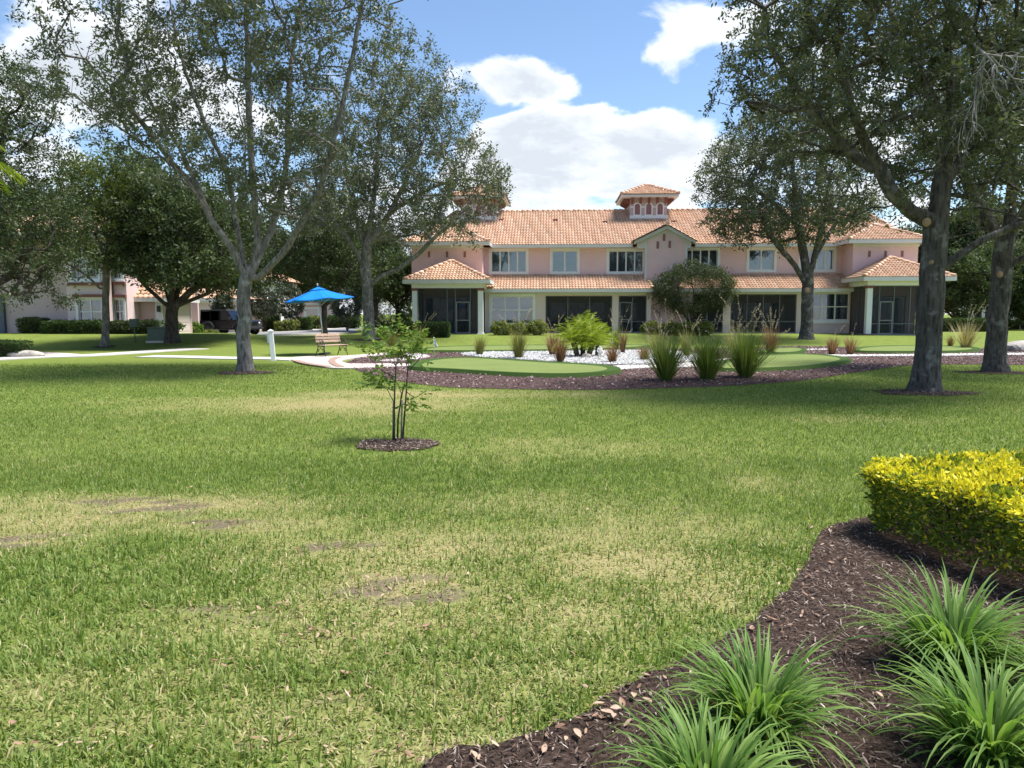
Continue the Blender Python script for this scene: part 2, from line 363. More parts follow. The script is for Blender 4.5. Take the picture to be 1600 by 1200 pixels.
simple('wood_slat', (.46, .32, .24), .7, .3, .25, 14, .003, 50, rndvar=.3)
t_ = NT('car_paint'); t_.done(t_.pbr((.006, .006, .007), .25, .35, **{'Coat Weight': .25, 'Coat Roughness': .08}))
simple('tyre', (.02, .02, .02), .8, .2); simple('rim_dark', (.07, .07, .075), .35, .5, metal=.8); simple('plastic_black', (.022, .022, .023), .6, .4)
simple('lamp_lens', (.75, .75, .72), .2, .6); simple('tail_red', (.35, .01, .01), .3, .5)
simple('utility_green', (.10, .135, .11), .55, .4, .08); simple('statue_stone', (.68, .64, .58), .85, .2, .12, 20, .004, 60)
simple('rock', (.36, .33, .29), .9, .2, .35, 5, .03, 16); simple('flag_cloth', (.62, .65, .68), .8, .2, .1); simple('cut_wood', (.33, .21, .13), .8, .2, .15, 30)
simple('brick_red', (.36, .15, .10), .85, .2, .15, 5); simple('dark_panel', (.10, .12, .16), .5, .4, .1)
mat = MATS

# ------------------------------------------------------------------ ground sheets
def in_poly(x, y, poly):
    x = np.asarray(x); y = np.asarray(y); c = np.zeros(x.shape, bool); n = len(poly)
    for i in range(n):
        x0, y0 = poly[i][:2]; x1, y1 = poly[(i + 1) % n][:2]
        if y0 == y1: continue
        c ^= ((y0 > y) != (y1 > y)) & (x < (x1 - x0) * (y - y0) / (y1 - y0) + x0)
    return c
def smooth_poly(pts, n=4, closed=True):      # Catmull-Rom through points
    p = [np.asarray(q, float)[:2] for q in pts]; m = len(p); out = []
    for i in range(m if closed else m - 1):
        a, b, c, d = (p[(i - 1) % m] if closed or i > 0 else p[0]), p[i], p[(i + 1) % m], (p[(i + 2) % m] if closed or i + 2 < m else p[-1])
        for k in range(n):
            t = k / n
            out.append(.5 * ((2 * b) + (c - a) * t + (2 * a - 5 * b + 4 * c - d) * t * t + (-a + 3 * b - 3 * c + d) * t ** 3))
    if not closed: out.append(p[-1])
    return out
def gp(pixels, n=4, closed=True): return smooth_poly([G(*q) for q in pixels], n, closed)
def ragged(poly, amp, seed=0):
    r = np.random.default_rng(seed); out = []
    m = len(poly)
    for i in range(m):
        a, b = np.array(poly[i]), np.array(poly[(i + 1) % m]); L = np.linalg.norm(b - a); k = max(1, int(L / (amp * 2.2))); k = min(k, 14)
        for j in range(k): out.append(a + (b - a) * j / k + r.normal(0, amp * .45, 2))
    return out

NEAR_BED = gp([(640, 1215), (690, 1185), (784, 1163), (850, 1142), (907, 1120), (955, 1085), (1025, 1055), (1090, 1020), (1147, 990), (1209, 944), (1240, 905),
               (1257, 885), (1272, 855), (1285, 833), (1312, 820), (1370, 806)], 3, False) + [G(1500, 770)[:2], G(1900, 755)[:2], np.array([9.0, 5.6]), np.array([9.0, .6]), np.array([-.2, .9])]
NEAR_BED = ragged(NEAR_BED, .025, 3)
GOLF_BED = gp([(548, 574), (570, 583), (605, 592), (650, 600), (710, 606), (780, 608), (860, 609.5), (950, 609.5), (1050, 607), (1150, 603), (1255, 595), (1335, 583), (1420, 571.5),
               (1500, 570), (1620, 571), (1720, 572), (1720, 543), (1600, 541), (1530, 545), (1420, 547), (1330, 543), (1250, 541), (1150, 544), (1050, 545), (950, 545), (858, 546), (740, 547), (660, 549), (605, 553), (560, 560), (542, 567)], 4)
GOLF_BED = ragged(GOLF_BED, .05, 5)
def ring(px, py, rx, ry, seed):
    c = G(px, py); r = np.random.default_rng(seed)
    return [np.array([c[0] + rx * math.cos(a) * (1 + .12 * r.normal()), c[1] + ry * math.sin(a) * (1 + .12 * r.normal())]) for a in np.linspace(0, 2 * math.pi, 40, endpoint=False)]
RINGS = {'sapling': ring(620, 696, .50, .42, 1), 'left': ring(383, 583, .75, .55, 2), 'right': ring(1443, 614, .98, .62, 3), 'far_right': ring(1552, 582, 1.0, .6, 4),
         'mid': ring(577, 531, .9, .9, 5), 'left_small': ring(163, 542, .5, .5, 6)}
BEDS = [NEAR_BED, GOLF_BED] + list(RINGS.values())

DEADB = [(520, 632, 2.6, 1.3, .85), (610, 615, 2.0, .8, .8), (760, 617, 2.6, .6, .7), (430, 640, 1.6, .9, .5), (900, 700, 2., .8, .35), (700, 640, 1.5, .8, .3),
         (800, 850, 1.3, .55, .75), (980, 880, .9, .6, .85), (1090, 830, .7, .6, .55), (640, 920, .8, .45, .8), (900, 960, .7, .4, .7), (620, 960, .7, .3, .65), (1080, 930, .5, .4, .8), (520, 860, .9, .45, .7), (850, 790, 1.4, .5, .5),
         (250, 790, 1.3, .35, .85), (120, 815, 1.0, .35, .8), (380, 820, .9, .3, .75), (40, 845, .6, .3, .7), (500, 1000, .6, .3, .6), (330, 980, .6, .3, .5), (700, 1080, .5, .25, .55), (450, 1120, .6, .25, .55), (200, 1130, .5, .2, .5), (80, 1080, .4, .2, .4), (850, 1060, .5, .2, .5), (640, 1170, .5, .2, .6),
         (1340, 655, 1.2, .5, .4), (300, 1060, .4, .2, .45), (150, 1010, .4, .2, .3), (1200, 760, .7, .4, .3)]
DEADG = [(G(a, b), c, d, e) for a, b, c, d, e in DEADB]
SOILB = [(200, 783, .45, .16), (235, 803, .38, .14), (330, 820, .35, .12), (290, 795, .5, .12), (540, 857, .34, .13), (620, 905, .3, .11), (640, 935, .42, .11), (590, 925, .25, .08), (40, 842, .32, .10), (15, 850, .2, .1),
         (310, 955, .16, .05), (400, 965, .2, .05), (460, 955, .13, .05), (520, 990, .1, .04), (700, 925, .2, .07), (540, 1095, .1, .04), (400, 1165, .1, .03), (85, 1170, .12, .03), (580, 1185, .16, .03), (345, 1040, .06, .03), (1040, 800, .2, .05), (480, 1000, .1, .03), (680, 985, .12, .04)]
SOILG = [(G(a, b), c, d) for a, b, c, d in SOILB]
def dead_soil(x, y):
    n = vn(x, y, 1.3, 5, 4); n2 = vn(x, y, 5., 9, 3)
    d = np.zeros(np.shape(x))
    for c, rx, ry, w in DEADG:
        d = np.maximum(d, w * np.exp(-(((x - c[0]) / rx) ** 2 + ((y - c[1]) / ry) ** 2) * .8))
    d = d * (.45 + 1.0 * n) + np.clip(n - .58, 0, 1) * .9 * np.clip(1.2 - y / 30, .3, 1) + (n2 - .5) * .22
    s = np.zeros(np.shape(x))
    for c, rx, ry in SOILG:
        s = np.maximum(s, np.exp(-(((x - c[0]) / (rx * 1.25)) ** 2 + ((y - c[1]) / (ry * 1.25)) ** 2)))
    s = np.clip(s * 1.25, 0, 1) * np.clip((vn(x, y, 9., 19, 3) - .38) * 4.2, 0, 1.0) + np.clip((vn(x, y, 7., 31, 3) - .70) * 5, 0, 1) * np.clip(1.4 - y / 7, 0, 1) * .8
    return np.clip(d, 0, 1), np.clip(s, 0, 1)

def sheet_lawn():
    xs = np.unique(np.concatenate([np.linspace(-900, -60, 12), np.linspace(-60, -14, 60), np.arange(-14, 14, .2), np.linspace(14, 60, 60), np.linspace(60, 900, 12)]))
    ys = np.unique(np.concatenate([np.linspace(-60, -2, 8), np.arange(-2, 9, .12), np.arange(9, 24, .25), np.arange(24, 75, .6), np.linspace(75, 1200, 14)]))
    X, Y = np.meshgrid(xs, ys); Z = H(X, Y); nx, ny = len(xs), len(ys)
    idx = np.arange(nx * ny).reshape(ny, nx)
    Fc = np.stack([idx[:-1, :-1], idx[:-1, 1:], idx[1:, 1:], idx[1:, :-1]], -1).reshape(-1, 4)
    d, s = dead_soil(X.ravel(), Y.ravel())
    me = mesh_np('lawn', np.stack([X.ravel(), Y.ravel(), Z.ravel()], 1), Fc, None, True, {'dead': d, 'soil': s})
    tag(new_obj('lawn', me, [mat['lawn_ground']]), kind='structure')
sheet_lawn()
def flat(name, poly, z, m, thick=0., kind='structure', parent=None, conform=False):
    from mathutils.geometry import tessellate_polygon
    pts = [Vector((p[0], p[1], 0)) for p in poly]
    tris = tessellate_polygon([pts]); b = MB(); n = len(pts)
    zz = [z + (float(H(p.x, p.y)) if conform else 0) for p in pts]
    V = [(p.x, p.y, q) for p, q in zip(pts, zz)]
    fs = []
    for t in tris:
        a, c, d = (V[i] for i in t)
        cr = (c[0] - a[0]) * (d[1] - a[1]) - (c[1] - a[1]) * (d[0] - a[0])
        fs.append(tuple(t) if cr > 0 else tuple(reversed(t)))
    area = sum(V[i][0] * V[(i + 1) % n][1] - V[(i + 1) % n][0] * V[i][1] for i in range(n))
    if thick:
        V += [(q[0], q[1], q[2] - thick) for q in V]
        fs += [(i, n + i, n + (i + 1) % n, (i + 1) % n) if area > 0 else ((i + 1) % n, n + (i + 1) % n, n + i, i) for i in range(n)]
    b.add(V, fs, .5); o = b.build(name, m, parent)
    if kind and parent is None: tag(o, kind=kind)
    return o
flat('mulch_bed', NEAR_BED, .012, mat['mulch_ground'])
flat('mulch_bed', GOLF_BED, .012, mat['mulch_red'])
for k in RINGS: flat('mulch_ring', RINGS[k], .012, mat['mulch_ground'], conform=True)
def inset(poly, d):
    n = len(poly); p = [np.asarray(q) for q in poly]; out = []
    area = sum(p[i][0] * p[(i + 1) % n][1] - p[(i + 1) % n][0] * p[i][1] for i in range(n)); sg = 1 if area > 0 else -1
    for i in range(n):
        t = p[(i + 1) % n] - p[i - 1]; t = t / (np.linalg.norm(t) + 1e-9); out.append(p[i] + sg * d * np.array([-t[1], t[0]]))
    return out
def putting_green(pixels, fr):
    poly = gp(pixels, 6); inner = inset(poly, fr)
    b = MB(); n = len(poly); mid = inset(poly, .07)
    V = [(q[0], q[1], .0) for q in poly] + [(q[0], q[1], .115) for q in mid] + [(q[0], q[1], .098) for q in inner]
    fs = [(k * n + i, k * n + (i + 1) % n, (k + 1) * n + (i + 1) % n, (k + 1) * n + i) for k in range(2) for i in range(n)]
    b.add(V, fs, .5); o = b.build('putting_green', mat['turf_fringe']); tag(o, kind='structure')
    g = flat('green_surface', inner, .098, mat['turf_green'], 0, None, o)
    return poly
GREENS = [putting_green([(636, 577), (655, 568), (700, 563.2), (750, 563), (800, 566), (860, 570), (920, 573.5), (958, 577), (973, 581.5), (962, 586), (930, 589.5), (880, 591), (820, 590), (760, 587), (700, 583), (660, 581)], .42),
          putting_green([(655, 550.5), (672, 546), (720, 543.6), (780, 542.6), (860, 542), (1000, 542), (1010, 544.5), (950, 548), (858, 550), (760, 551.3), (700, 551.5)], .35),
          putting_green([(1106, 577), (1130, 567), (1180, 559.5), (1240, 556.5), (1290, 558.5), (1325, 563), (1331, 567), (1310, 572.5), (1270, 577.5), (1220, 580.5), (1160, 582), (1120, 581)], .38),
          putting_green([(1330, 551), (1345, 545.5), (1400, 543), (1470, 543.3), (1520, 545.5), (1533, 549), (1500, 552), (1440, 552.6), (1380, 552.8)], .35),
          putting_green([(1185, 553), (1200, 548), (1240, 546.5), (1262, 549), (1250, 553.5), (1215, 555)], .25)]
GRAVEL = gp([(720, 554.5), (745, 551.5), (800, 551), (870, 550.5), (940, 549), (1010, 549), (1060, 551), (1090, 556), (1100, 563), (1060, 568), (1000, 570.5), (940, 570.5), (880, 567.5), (820, 563), (760, 559.5)], 5)
flat('gravel_bed', GRAVEL, .03, mat['gravel_base'])
def ribbon(pixels, w, n=6, pts=None):
    c = smooth_poly(pts if pts is not None else [G(*q) for q in pixels], n, False); Lf, Rt = [], []
    for i in range(len(c)):
        t = c[min(i + 1, len(c) - 1)] - c[max(i - 1, 0)]; t = t / np.linalg.norm(t); nn = np.array([-t[1], t[0]])
        Lf.append(c[i] + nn * w / 2); Rt.append(c[i] - nn * w / 2)
    return Rt + Lf[::-1]
def slab_path(name, poly, z, m): return flat(name, poly, z, m, .12)
# walkway from the left, the little plaza by the bench, and the cart path through the bed
slab_path('path', ribbon([(-120, 569), (0, 561.5), (63, 558.5), (131, 556.4), (184, 553.3), (262, 548.2), (310, 545.3)], 1.25), .035, mat['concrete'])
slab_path('path', gp([(0, 555), (50, 551), (110, 553), (128, 556.2), (60, 557), (10, 560)], 3), .027, mat['concrete_pink'])
slab_path('path', ribbon([(228, 557.4), (300, 558.6), (360, 560.2), (420, 560.6), (470, 562.5)], 1.1), .031, mat['concrete'])
PLAZA = gp([(455, 560), (500, 557.4), (540, 557), (600, 552.8), (612, 554), (560, 560), (535, 565), (548, 569.5), (600, 569.5), (640, 569.8), (640, 573), (600, 575), (550, 576.8), (515, 576), (480, 570), (462, 566)], 5)
slab_path('plaza', PLAZA, .039, mat['concrete_pink'])
slab_path('path', ribbon([(945, 577), (990, 574), (1050, 573), (1110, 568), (1190, 560), (1290, 556.8), (1400, 556), (1500, 555), (1620, 553.5), (1740, 552)], 1.15), .035, mat['concrete'])
slab_path('path', ribbon([(1180, 550.5), (1240, 547.2), (1300, 546)], 1.0), .027, mat['concrete'])
slab_path('path', ribbon([(640, 553), (655, 557), (640, 561), (600, 565)], .8), .023, mat['concrete'])
# pavers edging the plaza
def pavers(pixels, label):
    c = smooth_poly([G(*q) for q in pixels], 6, False); e = thing('paver_edging', label, 'edging', (c[0][0], c[0][1], .039)); b = MB()
    b.box((-.11, -.07, 0), (.11, .07, .018)); me = b.build('paver', mat['paver'], e); first = True
    d = 0; out = []; 
    for i in range(len(c) - 1):
        L = np.linalg.norm(c[i + 1] - c[i]); 
        while d < L: out.append((c[i] + (c[i + 1] - c[i]) * d / L, c[i + 1] - c[i])); d += .16
        d -= L
    for q, t in out:
        o = me if first else bpy.data.objects.new('paver', me.data)
        if not first: COL.objects.link(o); o.parent = e
        first = False; o.location = (q[0] - c[0][0], q[1] - c[0][1], 0); o.rotation_euler = (0, 0, math.atan2(t[1], t[0]) + math.pi / 2)
pavers([(463, 565.5), (474, 569), (490, 572), (512, 575)], 'reddish paver edging where the walk meets the bench plaza')
pavers([(528, 560), (519, 564), (521, 570), (532, 575)], 'curved reddish paver edging between plaza and mulch island')
# road, kerbs, driveway and far pavement
ROADC = [np.array(q) for q in ((-60., 49.), (-40., 50.), (-27., 52.), (-19.5, 55.), (-15.5, 62.), (-14.5, 75.), (-13., 110.), (-12., 160.))]
flat('road', ribbon(None, 6.0, 8, ROADC), .02, mat['asphalt'])
def offset_line(c, w, n=8):
    c = smooth_poly(c, n, False); out = []
    for i in range(len(c)):
        t = c[min(i + 1, len(c) - 1)] - c[max(i - 1, 0)]; t = t / np.linalg.norm(t); out.append(c[i] + np.array([-t[1], t[0]]) * w)
    return out
for s in (-1, 1):
    flat('kerb', ribbon(None, .3, 1, offset_line(ROADC, 3.15 * s)), .13, mat['concrete'], .13)
flat('pavement', ribbon(None, 1.4, 1, offset_line(ROADC, 4.6)), .06, mat['concrete'], .08)
flat('driveway', [(-23.8, 46.0), (-18.6, 48.6), (-17.2, 51.2), (-21.5, 54.5), (-27, 50.5)], .045, mat['concrete'], .05, conform=True)

# ------------------------------------------------------------------ grass, chips, pebbles, leaves
def scatter_grass():
    VV, FF, RR = [], [], []; nv = 0
    bands = [(2.0, 3.4, 8800, .0074, .068, 1), (3.4, 5, 7000, .0076, .062, 1), (5, 8, 5600, .0086, .052, 0), (8, 12, 2900, .0105, .046, 0), (12, 17.6, 1200, .014, .044, 0), (17.6, 23, 480, .022, .043, 0)]
    for y0, y1, den, w, h, hi in bands:
        A = (y1 - y0) * 1.25 * 2 * (.74 * y1 + .7); n = int(A * den); e = (y1 - y0) * .125
        y = rng.uniform(y0 - e, y1 + e, n); k0 = rng.random(n) < np.minimum(np.clip((y - y0 + e) / (2 * e), 0, 1), np.clip((y1 + e - y) / (2 * e), 0, 1)); y = y[k0]; n = len(y); x = rng.uniform(-1, 1, n) * (.74 * y1 + .7)
        k = np.abs(x) < .74 * y + .7
        for bd in BEDS: k &= ~in_poly(x, y, bd)
        x, y = x[k], y[k]
        d, s = dead_soil(x, y); clump = vn(x, y, 9., 77, 2)
        k = (rng.random(len(x)) > np.clip(s * 1.0, 0, .86)) & (rng.random(len(x)) > np.clip(d * .35 - .05, 0, .4)) & (rng.random(len(x)) < .45 + clump * .9)
        x, y, d, s, clump = x[k], y[k], d[k], s[k], clump[k]; n = len(x)
        az = rng.uniform(0, 2 * np.pi, n); lean = np.abs(rng.normal(.78, .42, n)); L = h * rng.uniform(.55, 1.35, n) * (1 - .35 * d) * (.75 + .5 * clump)
        stray = rng.random(n) < .06; L = np.where(stray, L * 1.5, L)
        dead = rng.random(n) < np.clip(d * .8 + .07, 0, .8)
        lean = np.where(dead, lean + .55, lean)
        rnd = np.where(dead, rng.uniform(.66, 1., n), np.clip(rng.normal(.28, .18, n) + .25 * d + (vn(x, y, .35, 3, 2) - .5) * .35, 0, .62))
        base = np.stack([x, y, H(x, y) - .004], 1); dr = np.stack([np.cos(az), np.sin(az), np.zeros(n)], 1); sd = np.stack([-np.sin(az), np.cos(az), np.zeros(n)], 1)
        tw = rng.normal(0, .5, n)[:, None]; sd = sd + dr * tw; sd /= np.linalg.norm(sd, axis=1)[:, None]
        ww = (w * rng.uniform(.7, 1.3, n))[:, None]; cl, sl = np.cos(lean)[:, None], np.sin(lean)[:, None]; Z = np.array([0, 0, 1.]); L = L[:, None]
        if hi:
            m = base + L * .55 * (dr * sl * .75 + Z * np.clip(cl, .25, 1)); tip = m + L * .45 * (dr * np.sin(lean * 1.9)[:, None] + Z * np.clip(np.cos(lean * 1.7)[:, None], -.3, 1))
            V = np.stack([base - sd * ww * .5, base + sd * ww * .5, m + sd * ww * .45, m - sd * ww * .45, tip], 1).reshape(-1, 3)
            b = nv + np.arange(n)[:, None] * 5
            Fq = np.concatenate([b + np.array([[0, 1, 2]]), b + np.array([[0, 2, 3]]), b + np.array([[3, 2, 4]])], 0); FF.append(Fq); RR.append(np.tile(rnd, 3)); nv += n * 5
        else:
            tip = base + L * (dr * sl + Z * np.clip(cl, .3, 1))
            V = np.stack([base - sd * ww * .5, base + sd * ww * .5, tip], 1).reshape(-1, 3)
            b = nv + np.arange(n)[:, None] * 3; FF.append(b + np.array([[0, 1, 2]])); RR.append(rnd); nv += n * 3
        VV.append(V)
    me = mesh_np('grass', np.concatenate(VV), np.concatenate(FF), np.concatenate(RR))
    tag(new_obj('grass', me, [mat['grass_blade']]), 'short green lawn grass with straw coloured dry patches', 'grass', kind='stuff')
scatter_grass()

def flakes(name, pts, lx, wx, m, label, cat, zb=.012, tilt=.35, th=.25, rr=None):
    n = len(pts); x, y = pts[:, 0], pts[:, 1]; az = rng.uniform(0, 2 * np.pi, n); L = rng.uniform(*lx, n)[:, None]; W = rng.uniform(*wx, n)[:, None]
    z = H(x, y) + zb + rng.uniform(.002, .016, n); ti = rng.normal(0, tilt, n)[:, None]
    d = np.stack([np.cos(az), np.sin(az), np.zeros(n)], 1) * np.cos(ti) + np.array([0, 0, 1]) * np.sin(ti); s = np.stack([-np.sin(az), np.cos(az), rng.normal(0, .4, n)], 1); s /= np.linalg.norm(s, axis=1)[:, None]
    up = np.cross(d, s); c = np.stack([x, y, z + np.abs(np.sin(ti[:, 0])) * L[:, 0] * .5], 1)
    V = np.stack([c - d * L / 2 - s * W * .3, c - d * L * .1 - s * W / 2, c + d * L / 2, c + d * L * .1 + s * W / 2, c - d * L * .45 + s * W * .2, c + up * W * th, ], 1).reshape(-1, 3)
    b = np.arange(n)[:, None] * 6
    Fq = np.concatenate([b + np.array([q]) for q in ((0, 1, 5), (1, 2, 5), (2, 3, 5), (3, 4, 5), (4, 0, 5))], 0)
    r = rng.random(n) if rr is None else rr
    o = new_obj(name, mesh_np(name, V, Fq, np.tile(r, 5)), [m]); return tag(o, label, cat, kind='stuff')
def pts_in(poly, n, f=None):
    p = np.array(poly); lo, hi = p.min(0), p.max(0); x = rng.uniform(lo[0], hi[0], n); y = rng.uniform(lo[1], hi[1], n); k = in_poly(x, y, poly)
    if f is not None: k &= f(x, y)
    return np.stack([x[k], y[k]], 1)
vis = lambda x, y: (np.abs(x) < .74 * y + .6) & (y > 1.9) & (y < 7)
flakes('mulch_chips', pts_in(NEAR_BED, 105000, vis), (.012, .05), (.003, .009), mat['chip_brown'], 'dark brown shredded bark mulch in the near bed', 'mulch')
for k, lab in (('sapling', 'brown mulch chips ringing the young tree'), ('right', 'brown mulch chips round the foot of the nearest right oak'), ('left', 'brown mulch chips round the foot of the grey left oak')):
    flakes('mulch_chips', pts_in(RINGS[k], 2200), (.02, .06), (.006, .014), mat['chip_brown'], lab, 'mulch')
def off_things(x, y):
    k = np.ones(x.shape, bool)
    for g in GREENS + [GRAVEL]: k &= ~in_poly(x, y, g)
    return k
flakes('bark_nuggets', pts_in(GOLF_BED, 46000, off_things), (.04, .085), (.022, .045), mat['chip_red'], 'reddish brown bark nuggets covering the putting course bed', 'mulch', tilt=.3, th=.5)
gpts = pts_in(GRAVEL, 15000)
flakes('white_gravel', gpts, (.05, .10), (.045, .075), mat['pebble_white'], 'white gravel bed around the small palm', 'gravel', zb=.03, tilt=.2, th=.5)
# dry leaf litter caught along the bed edge and in the thin grass
edge = np.array(NEAR_BED[:len(NEAR_BED) - 40]); lp = []
for q in edge:
    if 1.9 < q[1] < 5.5:
        for _ in range(2): lp.append(q + rng.normal(0, .09, 2) + np.array([.05, -.04]))
for c, rx, ry in SOILG:
    for _ in range(11): lp.append(np.array(c[:2]) + rng.normal(0, 1, 2) * (rx, ry))
lp += list(pts_in(NEAR_BED, 500, vis)[:60])
flakes('leaf_litter', np.array(lp), (.02, .045), (.009, .018), mat['dry_leaf'], 'scattered dry tan leaves on the near mulch edge and bare lawn patches', 'leaves', zb=.016, tilt=.3, th=.15)

# ------------------------------------------------------------------ building kit
def wall(mb, u0, u1, z0, z1, v, th, holes=(), axis='v', r=.5):
    """wall in the u-z plane at v (front face), thickness th going +v; axis 'u' swaps the roles"""
    us = sorted({u0, u1, *[h[0] for h in holes], *[h[1] for h in holes]}); zs = sorted({z0, z1, *[h[2] for h in holes], *[h[3] for h in holes]})
    us = [u for u in us if u0 - 1e-6 <= u <= u1 + 1e-6]; zs = [z for z in zs if z0 - 1e-6 <= z <= z1 + 1e-6]
    solid = {}
    for i in range(len(us) - 1):
        for j in range(len(zs) - 1):
            cu, cz = (us[i] + us[i + 1]) / 2, (zs[j] + zs[j + 1]) / 2
            solid[i, j] = not any(h[0] < cu < h[1] and h[2] < cz < h[3] for h in holes)
    def pt(u, w, z): return (u, w, z) if axis == 'v' else (w, u, z)
    flip = axis != 'v'
    def quad(a, b, c, d):
        f = (0, 1, 2, 3) if not flip else (3, 2, 1, 0); mb.add([a, b, c, d], [f], r)
    a, b = v, v + th
    for (i, j), s in solid.items():
        if not s: continue
        u, w, p, q = us[i], us[i + 1], zs[j], zs[j + 1]
        quad(pt(u, a, p), pt(w, a, p), pt(w, a, q), pt(u, a, q)); quad(pt(w, b, p), pt(u, b, p), pt(u, b, q), pt(w, b, q))
        if not solid.get((i - 1, j)): quad(pt(u, b, p), pt(u, a, p), pt(u, a, q), pt(u, b, q))
        if not solid.get((i + 1, j)): quad(pt(w, a, p), pt(w, b, p), pt(w, b, q), pt(w, a, q))
        if not solid.get((i, j - 1)): quad(pt(u, b, p), pt(w, b, p), pt(w, a, p), pt(u, a, p))
        if not solid.get((i, j + 1)): quad(pt(u, a, q), pt(w, a, q), pt(w, b, q), pt(u, b, q))
    return mb
class Roof:
    def __init__(s, cw=.2, ch=.31): s.t = MB(); s.d = MB(); s.c = MB(); s.cw = cw; s.ch = ch
    def slope(s, eL, eR, tR, tL):
        eL, eR, tR, tL = (np.array(q, float) for q in (eL, eR, tR, tL)); e = eR - eL; W = np.linalg.norm(e); e /= W
        tm = tL if np.linalg.norm(tL - eL) > 1e-6 else tR
        up = (tL + tR) / 2 - (eL + eR) / 2; up = up - e * up.dot(e); Hh = np.linalg.norm(up); up /= Hh; nn = np.cross(e, up)
        if nn[2] < 0: nn = -nn
        aL, aR = (tL - eL).dot(e), (tR - eL).dot(e)
        # deck
        s.d.add([eL - nn * .02, eR - nn * .02, tR - nn * .02, tL - nn * .02], [(0, 1, 2, 3)], .5)
        s.d.add([eL - nn * .12, eR - nn * .12, tR - nn * .12, tL - nn * .12], [(3, 2, 1, 0)], .5)
        k = max(2, int(round(Hh / s.ch))); sub = 6
        g = np.arange(math.floor(min(0, aL) / s.cw) * sub, math.ceil(max(W, aR) / s.cw) * sub + 1) * (s.cw / sub)
        fr = (g / s.cw) % 1.0; wv = np.where(fr < .68, .055 * np.sqrt(np.clip(1 - ((fr - .34) / .34) ** 2, 0, 1)), -.004)
        col = np.floor(g[:-1] / s.cw + 1e-6).astype(int)
        for j in range(k):
            b0, b1 = Hh * j / k, Hh * (j + 1) / k
            lo0, hi0 = aL * b0 / Hh, W + (aR - W) * b0 / Hh; lo1, hi1 = aL * b1 / Hh, W + (aR - W) * b1 / Hh
            lo, hi = min(lo0, lo1), max(hi0, hi1); m = (g >= lo - s.cw / sub) & (g <= hi + s.cw / sub); ix = np.where(m)[0]
            if len(ix) < 2: continue
            a0 = np.clip(g[ix], lo0, hi0); a1 = np.clip(g[ix], lo1, hi1); w_ = wv[ix]
            low = eL + a0[:, None] * e + (b0 - (.05 if j else .06)) * up + nn * (w_ + .045)[:, None]; upp = eL + a1[:, None] * e + b1 * up + nn * (w_ + .0)[:, None]
            bot = eL + a0[:, None] * e + (b0 - (.05 if j else .06)) * up + nn * (w_ * .3)[:, None]
            n = len(ix); base = len(s.t.v); s.t.v += [tuple(q) for q in np.concatenate([low, upp, bot])]
            for i in range(n - 1):
                c = col[min(ix[i], len(col) - 1)]; r = ((c * 7919 + j * 104729 + int(Hh * 977) + int(W * 331)) * 2654435761 % 4294967296) / 4294967296.0
                r = .5 * r + .5 * ((c * 31 + j * 17) * 40503 % 65536) / 65536
                s.t.f.append([base + i, base + i + 1, base + n + i + 1, base + n + i]); s.t.r.append(r); s.t.sm.append(True)
                s.t.f.append([base + 2 * n + i, base + 2 * n + i + 1, base + i + 1, base + i]); s.t.r.append(r * .5); s.t.sm.append(False)
    def cap(s, p0, p1):
        p0, p1 = np.array(p0, float), np.array(p1, float); d = p1 - p0; L = np.linalg.norm(d); n = max(1, int(L / .38)); d /= L
        for i in range(n):
            a = p0 + d * (L * i / n); b = p0 + d * (L * (i + 1) / n + .05); s.c.tube([a + (0, 0, .05), b + (0, 0, .02)], [.13, .105], 8)
    def build(s, parent, name='roof'):
        o = s.d.build(name, mat['tile_under'], parent)
        t = s.t.build('roof_tiles', mat['roof_tile'], o); tag(t, kind='stuff')
        if s.c.v: tag(s.c.build('ridge_caps', mat['roof_tile'], o), kind='stuff')
        return o
